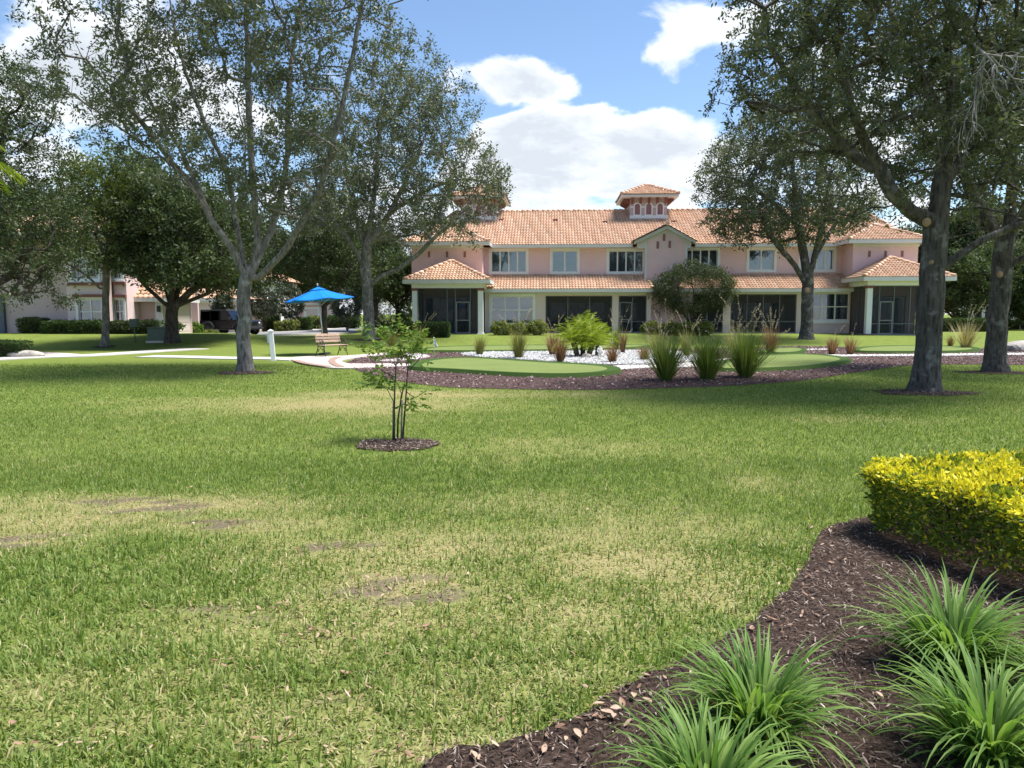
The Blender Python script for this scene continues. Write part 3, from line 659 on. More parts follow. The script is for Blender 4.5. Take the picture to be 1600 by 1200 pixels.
def window(par, u0, u1, z0, z1, v, cols, rows, tr=.16, trim='trim_white', header=None, sill=True, blind='blind_white', depth=.12, grid=None):
    """window filling the hole u0..u1, z0..z1 of a wall whose face is at v"""
    b = MB(); p = .05
    b.box((u0 - tr, v - p, z0 - tr), (u0 + .002, v + .02, z1 + tr)); b.box((u1 - .002, v - p, z0 - tr), (u1 + tr, v + .02, z1 + tr))
    b.box((u0 + .002, v - p, z1 - .002), (u1 - .002, v + .02, z1 + tr)); b.box((u0 + .002, v - p, z0 - tr), (u1 - .002, v + .02, z0 + .002))
    w = b.build('window', mat[trim], par)
    f = MB(); q = .05; vf = v + depth - .03
    f.box((u0, vf, z0), (u0 + q, vf + .06, z1)); f.box((u1 - q, vf, z0), (u1, vf + .06, z1)); f.box((u0 + q, vf, z0), (u1 - q, vf + .06, z0 + q)); f.box((u0 + q, vf, z1 - q), (u1 - q, vf + .06, z1))
    cw = (u1 - u0) / cols; rh = (z1 - z0) / rows
    f.build('frame', mat['trim_white'], w)
    for i in range(1, cols): MB().box((u0 + cw * i - .045, vf - .005, z0 + q), (u0 + cw * i + .045, vf + .055, z1 - q)).build('mullion', mat['trim_white'], w)
    for j in range(1, rows): MB().box((u0 + q, vf - .012, z0 + rh * j - .035), (u1 - q, vf + .05, z0 + rh * j + .035)).build('transom', mat['trim_white'], w)
    for i in range(cols):
        for j in range(rows):
            a, c = u0 + cw * i + (.045 if i else q), u0 + cw * (i + 1) - (.045 if i < cols - 1 else q)
            d, e = z0 + rh * j + (.035 if j else q), z0 + rh * (j + 1) - (.035 if j < rows - 1 else q)
            MB().box((a, vf + .025, d), (c, vf + .032, e)).build('pane', mat['window_glass'], w)
            if grid and j == rows - 1:
                g = MB()
                for k in range(1, grid[0]): g.box((a + (c - a) * k / grid[0] - .012, vf + .012, d), (a + (c - a) * k / grid[0] + .012, vf + .024, e))
                for k in range(1, grid[1]): g.box((a, vf + .014, d + (e - d) * k / grid[1] - .012), (c, vf + .022, d + (e - d) * k / grid[1] + .012))
                g.build('glazing_bars', mat['trim_white'], w)
    if blind:
        s = MB(); n = int((z1 - z0) / .06)
        for k in range(n):
            zz = z0 + .03 + k * .06
            for i in range(cols): s.add([(u0 + cw * i + .03, vf + .09, zz), (u0 + cw * (i + 1) - .03, vf + .09, zz), (u0 + cw * (i + 1) - .03, vf + .125, zz + .05), (u0 + cw * i + .03, vf + .125, zz + .05)], [(0, 1, 2, 3)])
        tag(s.build('blind', mat[blind], w), kind='stuff')
    MB().box((u0 - .02, vf + .3, z0 - .02), (u1 + .02, vf + .32, z1 + .02)).build('dark_room_backing', mat['room_dark'], w)  # sheet whose dark colour stands in for the unlit room behind the blind
    if sill: MB().box((u0 - tr - .04, v - p - .06, z0 - tr - .07), (u1 + tr + .04, v + .01, z0 - tr - .002)).build('sill', mat[trim], w)
    if header: MB().box((u0 - tr - .1, v - .16, z1 + tr + .002), (u1 + tr + .1, v + .01, z1 + tr + .16)).build('header', mat[header], w)
    return w
def screen(par, us, z0, z1, v, doors=(), axis='v', midrail=None):
    """insect screen between posts at the u values us"""
    def bx(m, a, b): m.box(a, b) if axis == 'v' else m.box((a[1], a[0], a[2]), (b[1], b[0], b[2]))
    f = MB()
    for u in us: bx(f, (u - .03, v - .03, z0), (u + .03, v + .03, z1))
    for q in [(z0, z0 + .08), (z1 - .05, z1)] + ([(midrail - .03, midrail + .03)] if midrail else []): bx(f, (us[0] - .02, v - .027, q[0] + .002), (us[-1] + .02, v + .027, q[1] - .002))
    s = f.build('screen_wall', mat['screen_frame'], par)
    for i in range(len(us) - 1):
        a, b = us[i] + .03, us[i + 1] - .03; m = MB(); bx(m, (a, v - .004, z0), (b, v + .004, z1)); m.build('screen_panel', mat['screen_mesh'], s)
        if i in doors:
            d = MB(); zt = z0 + 2.05
            for q in ((a + .01, a + .07), (b - .07, b - .01)): bx(d, (q[0], v - .04, z0 + .05), (q[1], v - .031, zt))
            for q in (z0 + .05, z0 + .85, zt - .06): bx(d, (a + .07, v - .04, q), (b - .07, v - .031, q + .06))
            d.build('screen_door', mat['door_frame'], s)
    return s
def slider(par, u0, u1, z0, z1, v, n=3, blind=True):
    f = MB()
    f.box((u0, v, z0), (u0 + .06, v + .08, z1)); f.box((u1 - .06, v, z0), (u1, v + .08, z1)); f.box((u0 + .06, v, z1 - .07), (u1 - .06, v + .08, z1))
    d = f.build('sliding_door', mat['trim_grey'], par); w = (u1 - u0 - .12) / n
    for i in range(n):
        a = u0 + .06 + w * i; m = MB(); m.box((a, v + .01, z0), (a + .05, v + .07, z1 - .07)); m.box((a + w - .05, v + .01, z0), (a + w, v + .07, z1 - .07)); m.build('door_stile', mat['trim_grey'], d)
        MB().box((a + .05, v + .035, z0), (a + w - .05, v + .042, z1 - .07)).build('pane', mat['door_glass'], d)
    s = MB(); k = int((u1 - u0 - .16) / .095)
    for i in range(k): s.add([(u0 + .08 + i * .095, v + .15, z0 + .03), (u0 + .155 + i * .095, v + .19, z0 + .03), (u0 + .155 + i * .095, v + .19, z1 - .1), (u0 + .08 + i * .095, v + .15, z1 - .1)], [(0, 1, 2, 3)])
    tag(s.build('vertical_blind', mat['blind_grey'], d), kind='stuff')
    return d

# ------------------------------------------------------------------ the pink townhouse row in the centre
BA = R(3.0); BO = np.array([0., 51.3, 0.]); EX = np.array([math.cos(BA), -math.sin(BA), 0]); EYV = np.array([math.sin(BA), math.cos(BA), 0])
def bu(px, py, v):
    d = ray(px, py); C = np.array([0, 0, EYE]); t = (v + (BO - C).dot(EYV)) / d.dot(EYV); q = C + d * t
    return float((q - BO).dot(EX)), float(q[2])
U = lambda px, v=0., py=450: bu(px, py, v)[0]
Zb = lambda py, v=0., px=900: bu(px, py, v)[1]
def townhouse():
    T = thing('townhouse_row', 'long two storey pink townhouse row with orange tile roof and screened porches', 'building', BO, -BA)
    VP, VL, VB = -1.8, -1.5, -.85                      # pavilion, lower wall and bay planes
    ze = Zb(382, -.6); zr = Zb(330.4, 5.2, 900); zeP = Zb(377.5, VP - .55, 700); zlt = Zb(429, 0.); zle = Zb(451.5, -2.1)
    uPL0, uPL1 = U(643.6, VP), U(753.4, VP); uPR0, uPR1 = U(1330.6, VP), U(1431.6, VP)
    uB0, uB1 = U(1010.5, VB), U(1069, VB); VBK = 10.4
    # windows of the upper storey
    wy = lambda py: Zb(py, 0.)
    W = []
    for a, b, n, t, s in ((767.8, 822, 4, 392, 425), (862.8, 901.7, 2, 392, 425), (951, 1004.6, 4, 392, 425), (1067.5, 1120, 4, 390, 421.5), (1169, 1208, 2, 390, 421.5), (1250, 1300.5, 4, 390, 421.5)):
        W.append((U(a), U(b), bu((a + b) / 2, s, 0.)[1], bu((a + b) / 2, t, 0.)[1], n))
    m = MB(); wall(m, uPL1, uPR0, 3.2, ze - .12, 0., .25, [w[:4] for w in W]); m.build('wall', mat['stucco_pink'], T)
    m = MB(); wall(m, uPL0, uPL1, 0, zeP - .1, VP, .25, [(uPL0 + .7, uPL1 - .7, .32, 2.75)])
    wall(m, VP + .25, 0, 0, zeP - .1, uPL1 - .25, .25, axis='u'); m.build('wall', mat['stucco_pink'], T)
    m = MB(); wall(m, uPR0, uPR1, 0, zeP - .1, VP, .25, [(uPR0 + .9, uPR1 - .6, .32, 2.75)])
    wall(m, VP + .25, 0, 0, zeP - .1, uPR0, .25, axis='u'); m.build('wall', mat['stucco_pink'], T)
    m = MB(); wall(m, VP + .25, VBK, 0, zeP - .1, uPL0, .25, axis='u'); wall(m, VP + .25, VBK, 0, zeP - .1, uPR1 - .25, .25, axis='u')
    m.box((uPL0 + .25, VBK - .25, 0), (uPR1 - .25, VBK, ze - .12)); m.build('wall', mat['stucco_pink'], T)
    # gabled bay
    uc = (uB0 + uB1) / 2; zg = Zb(357, VB); 
    m = MB(); m.prism([(uB0, 0), (uB1, 0), (uB1, ze - .2), (uB0, ze - .2)], VB, 0 - .002); m.build('wall', mat['stucco_pink'], T)
    e = 1.02; wl, wr = U(990, VB - .35), U(1086, VB - .35); zgt = Zb(352.5, VB - .35); zgl = Zb(377, VB - .35)
    gl = lambda u: zgt - .14 - abs(u - uc) * (zgt - zgl) / (uc - wl)
    m = MB(); m.prism([(uB0, ze - .2), (uB1, ze - .2), (uB1, gl(uB1)), (uc, zgt - .14), (uB0, gl(uB0))], VB, .0 - .002); m.build('gable_wall', mat['stucco_pink'], T)
    m = MB(); m.prism([(wl + .25, ze - .3), (uB0, ze - .3), (uB0, gl(uB0)), (wl + .25, gl(wl + .25))], VB + .02, 1.2); m.prism([(uB1, ze - .3), (wr - .25, ze - .3), (wr - .25, gl(wr - .25)), (uB1, gl(uB1))], VB + .02, 1.2); tag(m.build('gable_shoulders', mat['trim_grey'], T), kind='stuff')
    m = MB()
    for s, wx in ((-1, wl), (1, wr)):
        m.prism([(wx, zgl), (wx, zgl - .2), (uc, zgt - .2), (uc, zgt)] if s < 0 else [(uc, zgt), (uc, zgt - .2), (wx, zgl - .2), (wx, zgl)], VB - .35, VB - .27)
    m.build('rake_trim', mat['trim_white'], T)
    m = MB()
    for s, wx, wb in ((-1, wl, uB0), (1, wr, uB1)):
        m.prism([(wb, 3.4), (wb + s * .16, 3.4), (wb + s * .16, ze - .1), (wb, ze - .1)], VB - .04, VB + .35)
        m.prism([(wb, gl(wb) - .3), (wb, gl(wb)), (uc, gl(uc)), (uc, gl(uc) - .3)][::s], VB - .03, VB - .004)
    m.build('gable_trim', mat['trim_grey'], T)
    for px, t, s in ((1026.4, 378, 389), (1036, 366.5, 377), (1045, 377, 388)):
        m = MB(); uu = U(px, VB); m.box((uu - .08, VB - .05, Zb(s, VB)), (uu + .08, VB + .02, Zb(t, VB))); m.build('wall_slit', mat['slit_brown'], T)
    for px, s0 in ((671, 393), (699, 393), (726.6, 393), (1356, 392), (1381, 392), (1407, 392)):
        m = MB(); uu = U(px, VP); z1 = bu(px, s0, VP)[1]; m.box((uu - .07, VP - .045, z1 - .38), (uu + .07, VP + .02, z1)); m.build('wall_slit', mat['slit_brown'], T)
    # frieze bands and panels
    m = MB(); m.box((uPL1, -.05, W[0][3] + .02 + .2), (uB0 - .18, .0, ze - .12)); m.build('frieze', mat['trim_grey'], T)
    m = MB(); m.box((uB1 + .18, -.05, W[3][3] + .02 + .2), (uPR0, .0, ze - .12)); m.build('frieze', mat['trim_grey'], T)
    for a, b in ((uPL0, uPL1), (uPR0, uPR1)):
        m = MB(); m.box((a - .05, VP - .06, zeP - .42), (b + .05, VP - .002, zeP - .1)); m.box((a - .04, VP - .085, zeP - .24), (b + .04, VP - .062, zeP - .1)); m.build('frieze', mat['trim_grey'], T)
    for w in W: window(T, *w[:4], 0., w[4], 1, .17, 'trim_white', sill=False)
    # ---- roofs
    ov = .6; uL, uRr = uPL0 - .45, uPR1 + .45
    rf = Roof(); rl, rr = U(712, 5.2, 330), U(1345, 5.2, 330)
    rf.slope((uL, -ov, ze), (uRr, -ov, ze), (rr, 5.2, zr), (rl, 5.2, zr))
    rf.slope((uL, VBK + ov, ze), (uL, -ov, ze), (rl, 5.2, zr), (rl, 5.2, zr)); rf.slope((uRr, -ov, ze), (uRr, VBK + ov, ze), (rr, 5.2, zr), (rr, 5.2, zr))
    rf.slope((uRr, VBK + ov, ze), (uL, VBK + ov, ze), (rl, 5.2, zr), (rr, 5.2, zr))
    rf.cap((rl, 5.2, zr), (rr, 5.2, zr)); rf.cap((uL, VBK + ov, ze), (rl, 5.2, zr)); rf.cap((uRr, VBK + ov, ze), (rr, 5.2, zr)); rf.cap((uL, -ov, ze), (rl, 5.2, zr)); rf.cap((uRr, -ov, ze), (rr, 5.2, zr))
    ro = rf.build(T)
    for px, py in ((783, 345), (868, 345.5), (945, 348.5), (1053, 348)):
        # small terracotta vent standing on the front slope
        uu, vv, zz = 0, 0, 0
        for k in range(60):
            vv = k * .09; uu, zz = bu(px, py, vv)
            if zz < ze + (vv + ov) * (zr - ze) / (5.2 + ov): break
        m = MB(); m.prism([(uu - .22, zz - .12), (uu + .22, zz - .12), (uu + .16, zz + .14), (uu - .16, zz + .14)], vv - .12, vv + .3); m.build('roof_vent', mat['brown_trim'], ro)
    for a, b, nm in ((uPL0, uPL1, 0), (uPR0, uPR1, 1)):
        rf = Roof(); o = .5; a0, b0 = a - o, b + o; vf = VP - .55; c = (a0 + b0) / 2; hw = (b0 - a0) / 2; zt = zeP + hw * .47
        back = 4.6
        rf.slope((a0, vf, zeP), (b0, vf, zeP), (c, vf + hw, zt), (c, vf + hw, zt)); rf.slope((a0, back, zeP), (a0, vf, zeP), (c, vf + hw, zt), (c, back, zt)); rf.slope((b0, vf, zeP), (b0, back, zeP), (c, back, zt), (c, vf + hw, zt))
        for q in (a0, b0): rf.cap((q, vf, zeP), (c, vf + hw, zt))
        rf.cap((c, vf + hw, zt), (c, back, zt)); rf.build(T)
        m = MB(); m.box((a0 - .03, vf - .08, zeP - .24), (b0 + .03, vf - .02, zeP - .0)); m.box((a0 - .07, vf - .02, zeP - .23), (a0 - .01, -ov, zeP - .0)); m.box((b0 + .01, vf - .02, zeP - .23), (b0 + .07, -ov, zeP))
        m.box((a0, vf, zeP - .2), (b0, VP, zeP - .15)); m.build('fascia', mat['trim_grey'], T)
    rf = Roof(); gz = zgt + .04
    vb = VB - .42
    def at_main(z): return (z - ze) / (zr - ze) * (5.2 + ov) - ov
    rf.slope((wl - .02, at_main(zgl) + .3, zgl), (wl - .02, vb, zgl), (uc, vb, gz), (uc, at_main(gz), gz)); rf.slope((wr + .02, vb, zgl), (wr + .02, at_main(zgl) + .3, zgl), (uc, at_main(gz), gz), (uc, vb, gz)); rf.cap((uc, vb - .05, gz), (uc, at_main(gz), gz)); rf.build(T)
    m = MB()
    for a, b in ((uPL1 + .56, wl - .05), (wr + .05, uPR0 - .56)):
        m.box((a, -ov - .09, ze - .2), (b, -ov - .02, ze + .0)); m.box((a, -ov, ze - .2), (b, 0, ze - .16))
    m.build('fascia', mat['trim_grey'], T)
    # lower pent roofs
    for a, b, hipside in ((uPL1, None, 1), (None, uPR0, -1)):
        rf = Roof()
        if hipside > 0:
            e0, e1 = uPL1 + .0, U(1020, -2.1); t0, t1 = uPL1, U(1008, 0.) - .05
        else:
            e0, e1 = U(1062, -2.1), U(1347.5, -2.1); t0, t1 = U(1073, 0.) + .05, uPR0
        rf.slope((e0, -2.1, zle), (e1, -2.1, zle), (t1, -.02, zlt), (t0, -.02, zlt))
        if hipside > 0: rf.slope((e1, -2.1, zle), (e1, -.3, zle + .05), (t1, -.02, zlt), (t1, -.02, zlt)); rf.cap((e1, -2.1, zle), (t1, -.05, zlt))
        else: rf.slope((e0, -.3, zle), (e0, -2.1, zle), (t0, -.02, zlt), (t0, -.02, zlt)); rf.cap((e0, -2.1, zle), (t0, -.05, zlt))
        rf.build(T)
        m = MB(); m.box((e0, -2.19, zle - .22), (e1, -2.12, zle + .0)); m.box((e0, -2.1, zle - .2), (e1, VL, zle - .16)); m.box((e0, VL - .04, zle - .34), (e1 - .3, VL - .002, zle - .22)); m.build('fascia', mat['trim_grey'], T)
    # lower walls with the window and the two lanais on each side
    zs = .32; zt = Zb(462, VL)
    wl0 = (U(767.8, VL), U(832.6, VL), Zb(505.7, VL), Zb(463, VL)); wr0 = (U(1264, VL), U(1328, VL), bu(1300, 500, VL)[1], bu(1300, 458.5, VL)[1])
    holesL = [wl0, (U(852.5, VL), U(957, VL), zs, zt), (U(967, VL), U(1011, VL), zs, zt)]; zt2 = bu(1200, 459.5, VL)[1]
    holesR = [(U(1083, VL), U(1131, VL), zs, zt2), (U(1142.5, VL), U(1246, VL), zs, zt2), wr0]
    eL = U(1018, VL); eR0 = U(1066, VL); eR1 = U(1347, VL)
    m = MB(); wall(m, uPL1, eL, 0, zle - .2, VL, .25, holesL); wall(m, VL + .25, VB, 0, zle - .2, eL - .25, .25, axis='u'); m.build('wall', mat['stucco_low'], T)
    m = MB(); wall(m, eR0, eR1, 0, zle - .2, VL, .25, holesR); wall(m, VL + .25, VB, 0, zle - .2, eR0, .25, axis='u'); m.build('wall', mat['stucco_low'], T)
    window(T, *wl0, VL, 3, 2, .16, 'trim_white'); window(T, *wr0, VL, 3, 2, .16, 'trim_white')
    for h, ps in ((holesL[1], 3), (holesL[2], 2), (holesR[0], 2), (holesR[1], 4)):
        us = list(np.linspace(h[0] + .03, h[1] - .03, ps + 1)); screen(T, us, zs, h[3] - .02, VL + .12, doors=((0,) if ps == 2 else ()), midrail=None if ps == 3 else zs + .75)
        m = MB(); m.box((h[0] - .1, 1.3, 0), (h[1] + .1, 1.4, 3.2)); m.box((h[0] - .16, VL + .26, 0), (h[0] - .1, 1.3, 3.2)); m.box((h[1] + .1, VL + .26, 0), (h[1] + .16, 1.3, 3.2)); m.box((h[0] - .1, VL + .26, h[3] + .05), (h[1] + .1, 1.3, h[3] + .1)); m.build('lanai_wall', mat['stucco_low'], T)
        MB().box((h[0] - .1, VL + .26, .1), (h[1] + .1, 1.3, zs - .01)).build('lanai_floor', mat['porch_floor'], T)
        slider(T, h[0] + .25, h[1] - .25, zs, zs + 2.1, 1.18, max(2, ps - 1))
    # porches with pyramid roofs
    for side, a, b, cy in ((-1, U(643, -4.7), U(755, -4.7), 0), (1, U(1355.5, -4.7), U(1355.5, -4.7) + 4.55, 1)):
        vf = -4.7; zpe = bu(700 if side < 0 else 1400, 437 if side < 0 else 432.5, vf - .45)[1]; a0, b0 = a - .42, b + .42; c = (a0 + b0) / 2; hw = (b0 - a0) / 2; v0 = vf - .45
        zt_ = zpe + hw * .5; rf = Roof()
        rf.slope((a0, v0, zpe), (b0, v0, zpe), (c, v0 + hw, zt_), (c, v0 + hw, zt_)); rf.slope((a0, VP - .02, zpe), (a0, v0, zpe), (c, v0 + hw, zt_), (c, VP - .02, zt_)); rf.slope((b0, v0, zpe), (b0, VP - .02, zpe), (c, VP - .02, zt_), (c, v0 + hw, zt_))
        for q in (a0, b0): rf.cap((q, v0, zpe), (c, v0 + hw, zt_))
        rf.cap((c, v0 + hw, zt_), (c, VP - .05, zt_)); rf.build(T)
        m = MB(); m.box((a0 - .03, v0 - .08, zpe - .24), (b0 + .03, v0 - .02, zpe)); m.box((a0 - .07, v0 - .02, zpe - .23), (a0 - .01, VP - .03, zpe)); m.box((b0 + .01, v0 - .02, zpe - .23), (b0 + .07, VP - .03, zpe)); m.box((a0, v0, zpe - .2), (b0, VP - .02, zpe - .15)); m.build('fascia', mat['trim_grey'], T)
        zb = zpe - .5
        m = MB(); m.box((a, vf, zb), (b, vf + .35, zpe - .21)); m.box((a, vf + .35, zb), (a + .35, VP - .01, zpe - .21)); m.box((b - .35, vf + .35, zb), (b, VP - .01, zpe - .21)); m.build('porch_beam', mat['trim_white'], T)
        for q in (a, b - .36):
            m = MB(); m.box((q + .02, vf + .015, .1), (q + .34, vf + .335, zb - .16)); cobj = m.build('column', mat['trim_white'], T, .01)
            MB().box((q - .03, vf - .03, zb - .17), (q + .39, vf + .39, zb - .002)).build('column_cap', mat['brown_trim'], cobj); MB().box((q - .03, vf - .03, .05), (q + .39, vf + .39, .36)).build('column_base', mat['brown_trim'] if side > 0 else mat['trim_white'], cobj)
        MB().box((a - .05, vf - .05, -.1), (b + .05, VP, .30)).build('porch_floor', mat['porch_floor'], T)
        if side < 0: us = [a + .38, U(698, vf), U(711, vf), U(734.5, vf), b - .38]; dr = (2,)
        else: us = [a + .38, U(1376.5, vf), U(1399.5, vf), U(1425, vf), b - .38]; dr = (1,)
        screen(T, us, .3, zb - .01, vf + .17, dr, midrail=None if side < 0 else .98)
        for q in (a + .18, b - .18): screen(T, [vf + .37, vf + 1.6, VP - .05], .3, zb - .01, q, (), 'u')
        if side < 0: slider(T, uPL0 + .75, uPL1 - .75, .33, 2.7, VP + .1, 3)
        else: slider(T, uPR0 + .95, uPR1 - .65, .33, 2.7, VP + .1, 3)
    # cupolas on the ridge
    for px in (1013.5, 748):
        vfc = 3.7; cu = U(px, vfc, 330); hw = 1.33; zb, zc = Zb(340, vfc) - .5, Zb(309.5, vfc) ; dep = 2.9
        cb = MB(); wall(cb, cu - hw, cu + hw, zb, zc, vfc, .2); cb.box((cu - hw, vfc + .2, zb), (cu - hw + .2, vfc + dep, zc)); cb.box((cu + hw - .2, vfc + .2, zb), (cu + hw, vfc + dep, zc)); cb.box((cu - hw + .2, vfc + dep - .2, zb), (cu + hw - .2, vfc + dep, zc))
        co = cb.build('cupola', mat['stucco_cupola'], T)
        MB().box((cu - hw - .04, vfc - .05, zb + .3), (cu + hw + .04, vfc - .002, zb + .62)).build('cupola_base', mat['trim_white'], co)
        band = MB(); zs_ = zb + .62 + .62
        band.box((cu - hw - .02, vfc - .025, zs_ - .05), (cu + hw + .02, vfc - .002, zs_ + .03)); band.build('string_course', mat['trim_white'], co)
        for k in (-1, 0, 1):
            c = cu + k * .82; a = MB(); h0 = zb + .62; h1 = zs_ + .02; r0, r1 = .28, .19
            n = 10; arc = [(c + r0 * math.cos(math.pi * i / n), h1 + r0 * math.sin(math.pi * i / n)) for i in range(n + 1)]
            a.prism([(c - r0, h0), (c + r0, h0)] + arc, vfc - .06, vfc - .003); fr = a.build('arched_window', mat['trim_white'], co)
            a = MB(); arc = [(c + r1 * math.cos(math.pi * i / n), h1 + r1 * math.sin(math.pi * i / n)) for i in range(n + 1)]
            a.prism([(c - r1, h0 + .06), (c + r1, h0 + .06)] + arc, vfc - .075, vfc - .055); a.build('shutter', mat['shutter_brown'], fr)
        zeave = zc - .05; ov2 = .72
        for k in range(5):
            uu = cu - hw + .12 + k * (2 * hw - .24) / 4
            m = MB(); m.prism([(vfc - .02, zeave - .02), (vfc - .5, zeave - .02), (vfc - .5, zeave - .16), (vfc - .16, zeave - .34), (vfc - .02, zeave - .42)], uu - .07, uu + .07, 'x'); m.build('corbel', mat['brown_trim'], co)
            vv = vfc + .2 + k * (dep - .4) / 4
            for s in (-1, 1):
                w0 = cu + s * hw; m = MB(); m.prism([(w0 + s * .02, zeave - .02), (w0 + s * .5, zeave - .02), (w0 + s * .5, zeave - .16), (w0 + s * .16, zeave - .34), (w0 + s * .02, zeave - .42)], vv - .07, vv + .07, 'y'); m.build('corbel', mat['brown_trim'], co)
        a0, b0, v0, v1 = cu - hw - ov2, cu + hw + ov2, vfc - ov2, vfc + dep + ov2
        m = MB(); m.box((a0, v0, zeave), (b0, v1, zeave + .18)); m.build('cupola_eave', mat['trim_grey'], co, .03)
        rf = Roof(); zz = zeave + .2; vm = (v0 + v1) / 2; zt_ = zz + (b0 - a0) / 2 * .47
        for p0, p1 in (((a0, v0), (b0, v0)), ((b0, v0), (b0, v1)), ((b0, v1), (a0, v1)), ((a0, v1), (a0, v0))):
            rf.slope((*p0, zz), (*p1, zz), (cu, vm, zt_), (cu, vm, zt_)); rf.cap((*p0, zz), (cu, vm, zt_))
        rd = rf.d.build('cupola_roof', mat['tile_under'], co)
        for ch, nm in ((rf.t, 'roof_tiles'), (rf.c, 'ridge_caps')):
            o = ch.build(nm, mat['roof_tile'], co); tag(o, kind='stuff')
    return T
townhouse()

# ------------------------------------------------------------------ trees
def unit(v): return v / (np.linalg.norm(v) + 1e-9)
def tube_mesh(chains):
    """chains: list of (pts Nx3, radii N, sides) -> verts, quads"""
    VV, FF = [], []; nv = 0
    for pts, rad, k in chains:
        n = len(pts); t = np.gradient(pts, axis=0); t /= (np.linalg.norm(t, axis=1)[:, None] + 1e-9)
        ref = np.cross(t[0], [0.3, .9, .1]); ref = unit(ref); an = np.arange(k) * 2 * np.pi / k
        for i in range(n):
            ref = unit(ref - t[i] * ref.dot(t[i])); b = np.cross(t[i], ref)
            VV.append(pts[i] + rad[i] * (np.cos(an)[:, None] * ref + np.sin(an)[:, None] * b))
        i = np.arange(n - 1)[:, None] * k; j = np.arange(k)[None]; j2 = (j + 1) % k
        FF.append(np.stack([nv + i + j, nv + i + j2, nv + i + k + j2, nv + i + k + j], -1).reshape(-1, 4)); nv += n * k
    return np.concatenate(VV), np.concatenate(FF)
def leaf_quads(c, dr, L, W, r_):
    """rhombic leaves: centre-base c, direction dr"""
    n = len(c); sd = np.cross(dr, r_.normal(size=(n, 3))); sd /= np.linalg.norm(sd, axis=1)[:, None] + 1e-9
    L = L[:, None]; W = W[:, None]; up = np.cross(dr, sd)
    V = np.stack([c, c + dr * L * .45 - sd * W * .5 + up * W * .12, c + dr * L, c + dr * L * .45 + sd * W * .5 + up * W * .12], 1).reshape(-1, 3)
    return V, np.arange(n * 4).reshape(-1, 4)
def skeleton(base, limbs, attract, r_, min_z, step=.4, sag=.15):
    pos = []; par = []; kind = []
    def add(p, q, k=0.): pos.append(np.asarray(p, float)); par.append(q); kind.append(k); return len(pos) - 1
    for li, lb in enumerate(limbs):
        lb = [np.asarray(q, float) for q in lb]
        if li == 0: prev = add(lb[0], -1)
        else:
            A = np.array(pos); prev = int(np.argmin(np.linalg.norm(A - lb[0], axis=1)))
        cr = [lb[0]] + lb[1:]
        for i in range(len(cr) - 1):
            a, b = cr[max(i - 1, 0)], cr[i]; c, d = cr[i + 1], cr[min(i + 2, len(cr) - 1)]; m = max(1, int(np.linalg.norm(c - b) / (step * .8)))
            for k in range(1, m + 1):
                t = k / m; q = .5 * (2 * b + (c - a) * t + (2 * a - 5 * b + 4 * c - d) * t * t + (-a + 3 * b - 3 * c + d) * t ** 3)
                prev = add(q + r_.normal(0, .015, 3), prev, 0. if li == 0 else max(0., 1 - .9 * (i + t) / (len(cr) - 1)))
    nl = len(pos)
    A0 = np.array(pos); dist = np.array([np.linalg.norm(A0 - q, axis=1).min() for q in attract]); tips = []
    cap = nl + len(attract) * 40; buf = np.zeros((cap, 3)); buf[:nl] = A0; cnt = nl
    low = min_z
    for q in attract[np.argsort(dist)]:
        B = buf[:cnt]; dv = q - B; dd = np.linalg.norm(dv, axis=1)
        cost = dd + np.clip(B[:, 2] - q[2] + .1, 0, 9) * 1.6 + np.where(B[:, 2] < low, 50, 0); j = int(np.argmin(cost)); L = dd[j]
        pd = unit(B[j] - B[par[j]]) if par[j] >= 0 else np.array([0, 0, 1.]); p0 = B[j].copy(); m = max(1, int(round(L / step)))
        c1 = p0 + pd * L * .35 + np.array([0, 0, L * .12]); prev = j
        for k in range(1, m + 1):
            t = k / m; w = (1 - t) ** 2 * p0 + 2 * t * (1 - t) * c1 + t * t * q
            if k < m: w = w + r_.normal(0, .05 * min(1, L), 3)
            prev = add(w, prev); buf[cnt] = w; cnt += 1
        tips.append(prev)
    return np.array(pos), np.array(par), np.array(tips), np.array(kind)
